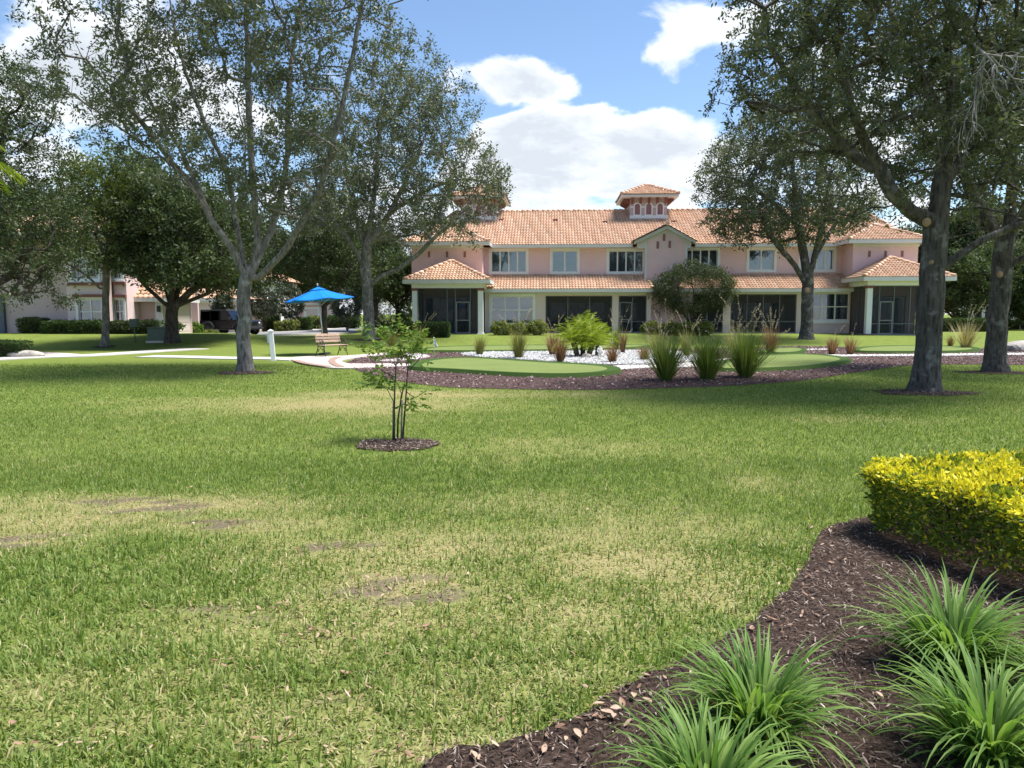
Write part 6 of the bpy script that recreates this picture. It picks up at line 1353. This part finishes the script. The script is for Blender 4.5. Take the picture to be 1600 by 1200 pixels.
def grass_clump(label, px, py, hpx, wpx, lmat, seed, n=260, bw=.012, plumes=0, pmat='plume', lean_dir=None, stiff=1., name='ornamental_grass', mix=None):
    r_ = np.random.default_rng(seed); g = G(px, py); s = g[1] / F; h = hpx * s; w = wpx * s / 2
    T = thing(name, label, 'grass clump', (g[0], g[1], g[2]), 0, 'ornamental grass clumps in the putting course bed')
    az = r_.uniform(0, 2 * np.pi, n); rb = np.sqrt(r_.random(n)) * min(.12, w * .4); d = np.stack([np.cos(az), np.sin(az), np.zeros(n)], 1); C0 = d * rb[:, None] - [0, 0, .02]
    if lean_dir is not None: d = d * .5 + np.array([lean_dir, 0, 0]); d /= np.linalg.norm(d, axis=1)[:, None]
    mx = math.atan2(w, h) ; lean = np.abs(r_.normal(0, 1, n)) * mx * .75; lens = h * r_.uniform(.55, 1.08, n) / np.clip(np.cos(lean), .4, 1); arch = r_.uniform(.1, .8, n) / stiff
    V, Fq = strips(C0, d, lens, lean, arch, bw * r_.uniform(.7, 1.3, n), r_); rn = np.repeat(np.clip(r_.random(n) * .8 + .2 * (lens / h - .55), 0, 1), 5)
    o = new_obj('blades', mesh_np('blades', V, Fq, rn), [mat[lmat]], T); tag(o, kind='stuff')
    if plumes:
        az = r_.uniform(0, 2 * np.pi, plumes); d = np.stack([np.cos(az), np.sin(az), np.zeros(plumes)], 1)
        if lean_dir is not None: d = d * .35 + np.array([lean_dir, 0, 0]); d /= np.linalg.norm(d, axis=1)[:, None]
        ln = h * r_.uniform(1.15, 1.75, plumes); le = np.abs(r_.normal(0, 1, plumes)) * mx * .7; ar = r_.uniform(.15, .9, plumes)
        V, Fq = strips(np.zeros((plumes, 3)), d, ln, le, ar, np.full(plumes, .006), r_, 8)
        P4 = V.reshape(plumes, 9, 2, 3).mean(2); tips = P4[:, 6:]; hv = []
        k = 26; tt = r_.random((plumes, k)); seg_i = np.clip((tt * 2).astype(int), 0, 1); a = np.take_along_axis(tips, seg_i[..., None], 1); b = np.take_along_axis(tips, seg_i[..., None] + 1, 1); c = a + (b - a) * r_.random((plumes, k, 1)); D = (b - a); D = D / (np.linalg.norm(D, axis=2)[..., None] + 1e-9) + r_.normal(0, .45, (plumes, k, 3)); D /= np.linalg.norm(D, axis=2)[..., None]
        c = c.reshape(-1, 3); D = D.reshape(-1, 3); L = np.full(len(c), .05 * max(1, h)); V2, F2 = leaf_quads(c, D, L, L * .22, r_)
        V = np.concatenate([V, V2]); Fq = np.concatenate([Fq, F2 + len(V) - len(V2)]); o = new_obj('plumes', mesh_np('plumes', V, Fq, r_.random(len(Fq))), [mat[pmat]], T); tag(o, kind='stuff')
    return T
for i, a in enumerate((
    ('large green spiky grass clump, leftmost of the three in the front mulch', 1040, 595, 74, 84, 'blade_green', 620, .018, 3), ('large green spiky grass clump, middle of the three in the front mulch', 1105, 593.5, 76, 84, 'blade_green', 620, .018, 5), ('large green spiky grass clump with tall plumes, rightmost of the three in front', 1164, 590, 80, 86, 'blade_green', 660, .018, 12),
    ('narrow upright olive grass tuft at the left end of the white gravel', 749.5, 556, 34, 20, 'blade_olive', 260, .012, 0), ('tall yellow green grass fountain in the left of the white gravel', 810.5, 561, 50, 30, 'blade_olive', 380, .012, 6), ('brown dry grass clump in front of the palm on its left', 875, 567, 44, 24, 'blade_brown', 240, .016, 4), ('brown dry grass clump just behind left of the palm', 863, 556, 42, 22, 'blade_brown', 200, .016, 4),
    ('low brown dry grass clump right of the statue', 957, 567.5, 32, 22, 'blade_brown', 220, .016, 3), ('tall brown dry grass clump right of the palm near the pillar', 973, 553, 40, 14, 'blade_brown', 180, .015, 4), ('olive grass clump with plumes directly right behind the palm', 962, 548, 42, 18, 'blade_green', 200, .014, 10), ('small brown grass clump at the right end of the gravel', 1006, 564, 26, 20, 'blade_brown', 200, .016, 2),
    ('yellowish grass clump behind the leftmost green clump', 1028, 560, 46, 40, 'blade_olive', 300, .013, 10), ('thin olive grass tuft between the front green clumps', 1073, 558, 46, 22, 'blade_olive', 200, .012, 8), ('brown topped grass clump with tall plumes right of the front green clumps', 1204, 554, 46, 26, 'blade_brown', 260, .016, 16), ('straw tinted grass clump behind the rightmost green clump', 1146, 556, 44, 26, 'blade_straw', 200, .013, 14),
    ('small brown dry tuft, left of the pair before the right window', 1300, 554.5, 32, 20, 'blade_brown', 180, .016, 3), ('small brown dry tuft, right of the pair before the right window', 1328, 554.5, 32, 20, 'blade_brown', 180, .016, 3), ('small red brown tuft between the right trunks', 1484.5, 544, 22, 12, 'blade_brown', 130, .016, 3),
    ('pale green grass with white plumes among the hedge by the left porch', 612, 541, 32, 40, 'blade_olive', 200, .014, 12), ('green wispy grass clump behind the young tree', 655, 545, 40, 34, 'blade_olive', 200, .014, 8))):
    grass_clump(a[0], *a[1:6], 200 + i, a[6], a[7], a[8])
grass_clump('tall straw coloured pampas clump leaning right between the right trunks', 1509, 546, 46, 44, 'blade_straw', 231, 260, .022, 12, lean_dir=.42, stiff=2.)

def palm():
    g = G(910, 559); T = thing('pygmy_palm', 'small bushy multi trunk palm with bright feathery fronds in white gravel', 'palm tree', (g[0], g[1], .02)); r_ = np.random.default_rng(4)
    # shared frond meshes
    fm = []
    for v in range(6):
        n = 22; arch = r_.uniform(.9, 1.6); t = np.linspace(0, 1, 10); ang = R(62) - arch * t ** 1.3; L = 1.0; px = np.concatenate([[0], np.cumsum(np.cos(ang[:-1]) * L / 9)]); pz = np.concatenate([[0], np.cumsum(np.sin(ang[:-1]) * L / 9)])
        pts = np.stack([px, 0 * px, pz], 1); V, Fq = tube_mesh([(pts, np.linspace(.008, .002, 10), 3)]); VV = [V]; FF = [Fq]; nv = len(V); rr = [np.full(len(Fq), .6)]
        for s in (-1, 1):
            u = np.linspace(.12, 1, n); c = np.stack([np.interp(u, t, px), 0 * u, np.interp(u, t, pz)], 1); an = np.interp(u, t, ang); fw = np.stack([np.cos(an), 0 * u, np.sin(an)], 1)
            D = fw * .55 + np.array([0, s * .9, 0]) + np.array([0, 0, .1]) + r_.normal(0, .08, (n, 3)); D /= np.linalg.norm(D, axis=1)[:, None]; ll = .25 * np.sin(np.pi * np.clip(u * .85 + .12, 0, 1)) + .05
            mid = c + D * ll[:, None] * .55; tip = c + D * ll[:, None] - np.array([0, 0, 1]) * (ll * .28)[:, None]; wv = np.cross(D, fw); wv /= np.linalg.norm(wv, axis=1)[:, None]; w = .008
            q = np.stack([c, mid - wv * w, tip, mid + wv * w], 1).reshape(-1, 3); VV.append(q); FF.append(nv + np.arange(len(q)).reshape(-1, 4)); nv += len(q); rr.append(np.clip(r_.normal(.55, .22, n), 0, 1))
        me = mesh_np('frond', np.concatenate(VV), np.concatenate(FF), np.concatenate(rr)); me.materials.append(mat['leaf_palm']); fm.append(me)
    for bx, by, tx, ty, hh, nf in ((-.14, 0, -.32, .0, .56, 34), (.16, -.05, .36, -.08, .54, 34), (.03, .25, .06, .3, .78, 38), (.58, .45, .64, .5, .42, 18)):
        m = MB(); pts = [(bx + (tx - bx) * t ** .8, by + (ty - by) * t, hh * t - .03) for t in np.linspace(0, 1, 9)]; m.tube(pts, [.085 + .014 * (k % 2) + .002 * k for k in range(9)], 10); tr = m.build('trunk', mat['bark_shade'], T)
        for k in range(nf):
            o = bpy.data.objects.new('frond', fm[k % 6]); COL.objects.link(o); o.parent = tr; o.location = (tx, ty, hh - .06)
            o.rotation_euler = (r_.normal(0, .15), R(-28 + 80 * (k / nf) ** 1.1) + r_.normal(0, .1), k * 2.399 + r_.normal(0, .2)); sc = r_.uniform(.85, 1.15); o.scale = (sc, sc, sc)
palm()
# palm frond tips reaching in at the left edge
def edge_palm():
    Y = 13.; b = np.array([(-150 - 800) / F * Y, Y, 0.]); T = thing('fan_palm', 'palm whose frond tips reach in at the left edge above the hedge', 'palm tree', b); r_ = np.random.default_rng(3)
    top = 4.1; MB().tube([(0, 0, -.05), (.05, 0, top * .5), (0, 0, top)], [.16, .13, .12], 12).build('trunk', mat['bark_grey'], T)
    for k in range(16):
        a = k * 2 * math.pi / 16; n = 26; t = np.linspace(0, 1, 12); ang = R(35) - 1.5 * t ** 1.2 + r_.normal(0, .1); L = 2.1; px = np.concatenate([[0], np.cumsum(np.cos(ang[:-1]) * L / 11)]); pz = np.concatenate([[0], np.cumsum(np.sin(ang[:-1]) * L / 11)])
        V, Fq = tube_mesh([(np.stack([px, 0 * px, pz], 1), np.linspace(.02, .004, 12), 4)]); VV, FF, nv = [V], [Fq], len(V)
        for s in (-1, 1):
            u = np.linspace(.15, 1, n); c = np.stack([np.interp(u, t, px), 0 * u, np.interp(u, t, pz)], 1); D = np.tile([.5, s * .8, -.25], (n, 1)) + r_.normal(0, .06, (n, 3)); D /= np.linalg.norm(D, axis=1)[:, None]; ll = .55 * np.sin(np.pi * (u * .8 + .15)) + .1
            q = np.stack([c, c + D * ll[:, None] * .5 + [0, 0, .018], c + D * ll[:, None] - np.array([0, 0, 1]) * (ll * .25)[:, None], c + D * ll[:, None] * .5 - [0, 0, .018]], 1).reshape(-1, 3); VV.append(q); FF.append(nv + np.arange(len(q)).reshape(-1, 4)); nv += len(q)
        Fa = np.concatenate(FF); o = new_obj('frond', mesh_np('frond', np.concatenate(VV), Fa, r_.random(len(Fa))), [mat['leaf_palm']], T); o.location = (0, 0, top); o.rotation_euler = (0, 0, a)
edge_palm()

# ------------------------------------------------------------------ young tree
def sapling():
    g = G(621, 690); Y = g[1]; r_ = np.random.default_rng(21); T = thing('young_tree', 'young staked tree with thin twin stems in a mulch ring on the lawn', 'tree', (g[0], g[1], 0)); base = g
    def pt(px, py, dy=0.): return P(px, py, Y + dy) - base
    stems = [[(616, 691), (616, 640), (617, 600), (619, 568)], [(629, 689), (632, 650), (635, 610), (637, 575)], [(621, 690), (622, 655), (627, 620), (632, 600)]]
    ch = []; tips = []
    for k, s in enumerate(stems):
        pts = np.array([pt(a, b, .05 * k) for a, b in s]); pts[0, 2] = -.02; ch.append((pts, np.linspace(.014, .008, len(pts)), 6))
    br = [((616, 630), (605, 608), (588, 598), (575, 601)), ((617, 612), (598, 602), (580, 596), (568, 594)), ((618, 590), (598, 580), (580, 562), (566, 545)), ((619, 575), (612, 550), (604, 532), (600, 518)), ((619, 570), (626, 545), (634, 525), (640, 512)), ((637, 580), (652, 565), (661, 552), (668, 540)), ((637, 580), (640, 555), (648, 535), (655, 522)), ((619, 572), (604, 556), (590, 545), (576, 540)), ((635, 612), (648, 622), (656, 618), (662, 612)), ((634, 625), (642, 634), (650, 632), (658, 628)), ((628, 618), (622, 600), (610, 590), (606, 582)), ((637, 575), (628, 550), (622, 530), (618, 515)), ((632, 640), (636, 632), (642, 636), (646, 640)), ((600, 560), (590, 552), (578, 528), (572, 520)), ((625, 560), (640, 552), (648, 548), (655, 545)), ((619, 570), (632, 556), (640, 540), (645, 528)), ((612, 560), (603, 548), (610, 530), (612, 520))]
    for q in br:
        dy = r_.normal(0, .16); pts = np.array([pt(a, b, dy * i / 3) for i, (a, b) in enumerate(q)]); ch.append((pts, np.linspace(.006, .0025, 4), 4))
        for t in np.linspace(.25, 1, 5): tips.append((np.array([np.interp(t * 3, range(4), pts[:, i]) for i in range(3)]), unit(pts[-1] - pts[0])))
    V, Fq = tube_mesh(ch); new_obj('stems', mesh_np('stems', V, Fq, None, True), [mat['bark_shade']], T)
    C, D = [], []
    for p, d in tips:        # compound leaves: leaflets along short stalks
        for _ in range(2 if p[2] > .72 else 1):
            s = unit(d * .5 + r_.normal(0, .7, 3) + [0, 0, .15]); L = r_.uniform(.10, .2); side = unit(np.cross(s, [0, 0, 1.]))
            for u in np.linspace(.3, 1, 4):
                for sg in (-1, 1): C.append(p + s * L * u); D.append(unit(s * .5 + side * sg * .8 + r_.normal(0, .2, 3) - [0, 0, .25]))
    C, D = np.array(C), np.array(D); k = len(C); L = r_.uniform(.05, .085, k); V, Fq = leaf_quads(C, D, L, L * .42, r_); new_obj('crown', mesh_np('crown', V, Fq, np.clip(r_.normal(.5, .25, k) + (C[:, 2] - .8) * .25, 0, 1)), [mat['leaf_sapling']], T)['kind'] = 'stuff'
    for px in (614, 627): MB().tube([tuple(pt(px, 690 if px < 620 else 692) * [1, 1, 0] + [0, 0, -.02]), tuple(pt(px + 1, 625))], .012, 6).build('stake', mat['bark_grey'], T)
sapling()

# ------------------------------------------------------------------ near bed: golden hedge and strappy clumps
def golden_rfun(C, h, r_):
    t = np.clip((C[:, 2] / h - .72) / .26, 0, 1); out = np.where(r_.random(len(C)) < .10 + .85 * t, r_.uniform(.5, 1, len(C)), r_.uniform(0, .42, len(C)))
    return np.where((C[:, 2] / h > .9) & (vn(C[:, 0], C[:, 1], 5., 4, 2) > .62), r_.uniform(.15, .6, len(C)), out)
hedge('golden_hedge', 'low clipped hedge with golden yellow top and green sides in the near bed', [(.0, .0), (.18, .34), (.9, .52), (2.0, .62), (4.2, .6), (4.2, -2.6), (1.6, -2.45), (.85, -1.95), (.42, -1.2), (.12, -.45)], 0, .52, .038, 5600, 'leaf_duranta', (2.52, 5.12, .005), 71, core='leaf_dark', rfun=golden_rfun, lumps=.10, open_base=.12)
def liriope():
    r_ = np.random.default_rng(77); meshes = []
    for k in range(36):
        L = r_.uniform(.22, .46); V, Fq = strips(np.zeros((1, 3)), np.array([[1., 0, 0]]), np.array([L]), np.array([r_.uniform(.0, .25)]), np.array([r_.uniform(.7, 2.5)]), np.array([r_.uniform(.013, .020) if k != 5 else .009]), r_, 8)
        V = V.reshape(9, 2, 3); V = np.stack([V[:, 0], V.mean(1) - np.array([0, 0, .0015]), V[:, 1]], 1).reshape(-1, 3)      # folded midrib
        F2 = np.array([[3 * i + a, 3 * i + a + 1, 3 * i + a + 4, 3 * i + a + 3] for i in range(8) for a in (0, 1)])
        rn = .96 if k == 5 else r_.uniform(.1, .92); me = mesh_np('leaf', V, F2, np.full(16, rn), True); me.materials.append(mat['leaf_liriope']); meshes.append(me)
    for px, py, n, s, lab in ((1183, 1152, 420, 1.02, 'strappy green clump in the bed, centre of the near foreground'), (1488, 1050, 460, 1.18, 'strappy green clump farthest back, below the golden hedge'), (1545, 1200, 440, 1.1, 'strappy green clump low in the right corner with yellowing leaves'), (1105, 1275, 320, .97, 'strappy green clump cut off by the bottom edge, left of the others'), (1690, 1120, 200, 1.0, 'strappy green clump cut off by the right edge')):
        g = G(px, py); T = thing('liriope_clump', lab, 'plant', (g[0], g[1], .01), 0, 'strappy leaved clumps in the near bed')
        for k in range(n):
            o = bpy.data.objects.new('leaf', meshes[int(r_.integers(36))]); COL.objects.link(o); o.parent = T
            a = r_.uniform(0, 2 * math.pi); rb = .085 * math.sqrt(r_.random()); o.location = (rb * math.cos(a), rb * math.sin(a), -.01); tilt = (rb / .085) ** 1.5 * r_.uniform(.1, .85); q = Quaternion((0, 0, 1), a + r_.normal(0, .5)) @ Quaternion((0, 1, 0), tilt)
            o.rotation_euler = q.to_euler(); sc = s * r_.uniform(.8, 1.15); o.scale = (sc, sc, sc)
liriope()
# larger single dry leaves lying at the bed edge
def big_leaves():
    r_ = np.random.default_rng(5); ms = []
    for k in range(5):
        n = 7; V = []; 
        for i in range(n):
            t = i / (n - 1); w = .022 * math.sin(math.pi * min(1, t * .95 + .03)) ** .8; x = (t - .5) * .085; z = .010 * math.sin(t * 3 + k) + .004
            V += [(x, -w, z + .008 * (1 + .5 * math.sin(k))), (x, 0, z), (x, w, z + .008)]
        me = mesh_np('fallen_leaf', np.array(V), np.array([[3 * i + a, 3 * i + a + 1, 3 * i + a + 4, 3 * i + a + 3] for i in range(n - 1) for a in (0, 1)]), np.full(12, r_.uniform(.4, 1)), True); me.materials.append(mat['dry_leaf']); ms.append(me)
    for qi, (px, py) in enumerate(((936, 1112), (948, 1125), (962, 1118), (972, 1108), (990, 1098), (884, 1166), (902, 1158), (850, 1182), (740, 1192), (668, 985), (605, 1030), (452, 1135), (958, 1130), (930, 1128), (1374, 1097), (1208, 975), (1175, 990), (540, 1060), (20, 1140), (1010, 1106))):
        g = G(px, py); o = bpy.data.objects.new('fallen_leaf', ms[int(r_.integers(5))]); COL.objects.link(o); o.location = (g[0], g[1], .028); o.rotation_euler = (r_.normal(0, .2), r_.normal(0, .2), r_.uniform(0, 6.3)); sc = r_.uniform(.36, .62); o.scale = (sc,) * 3
        tag(o, 'single curled tan fallen leaf on the near lawn or mulch edge', 'leaf', 'fallen leaves near the bed edge')
big_leaves()
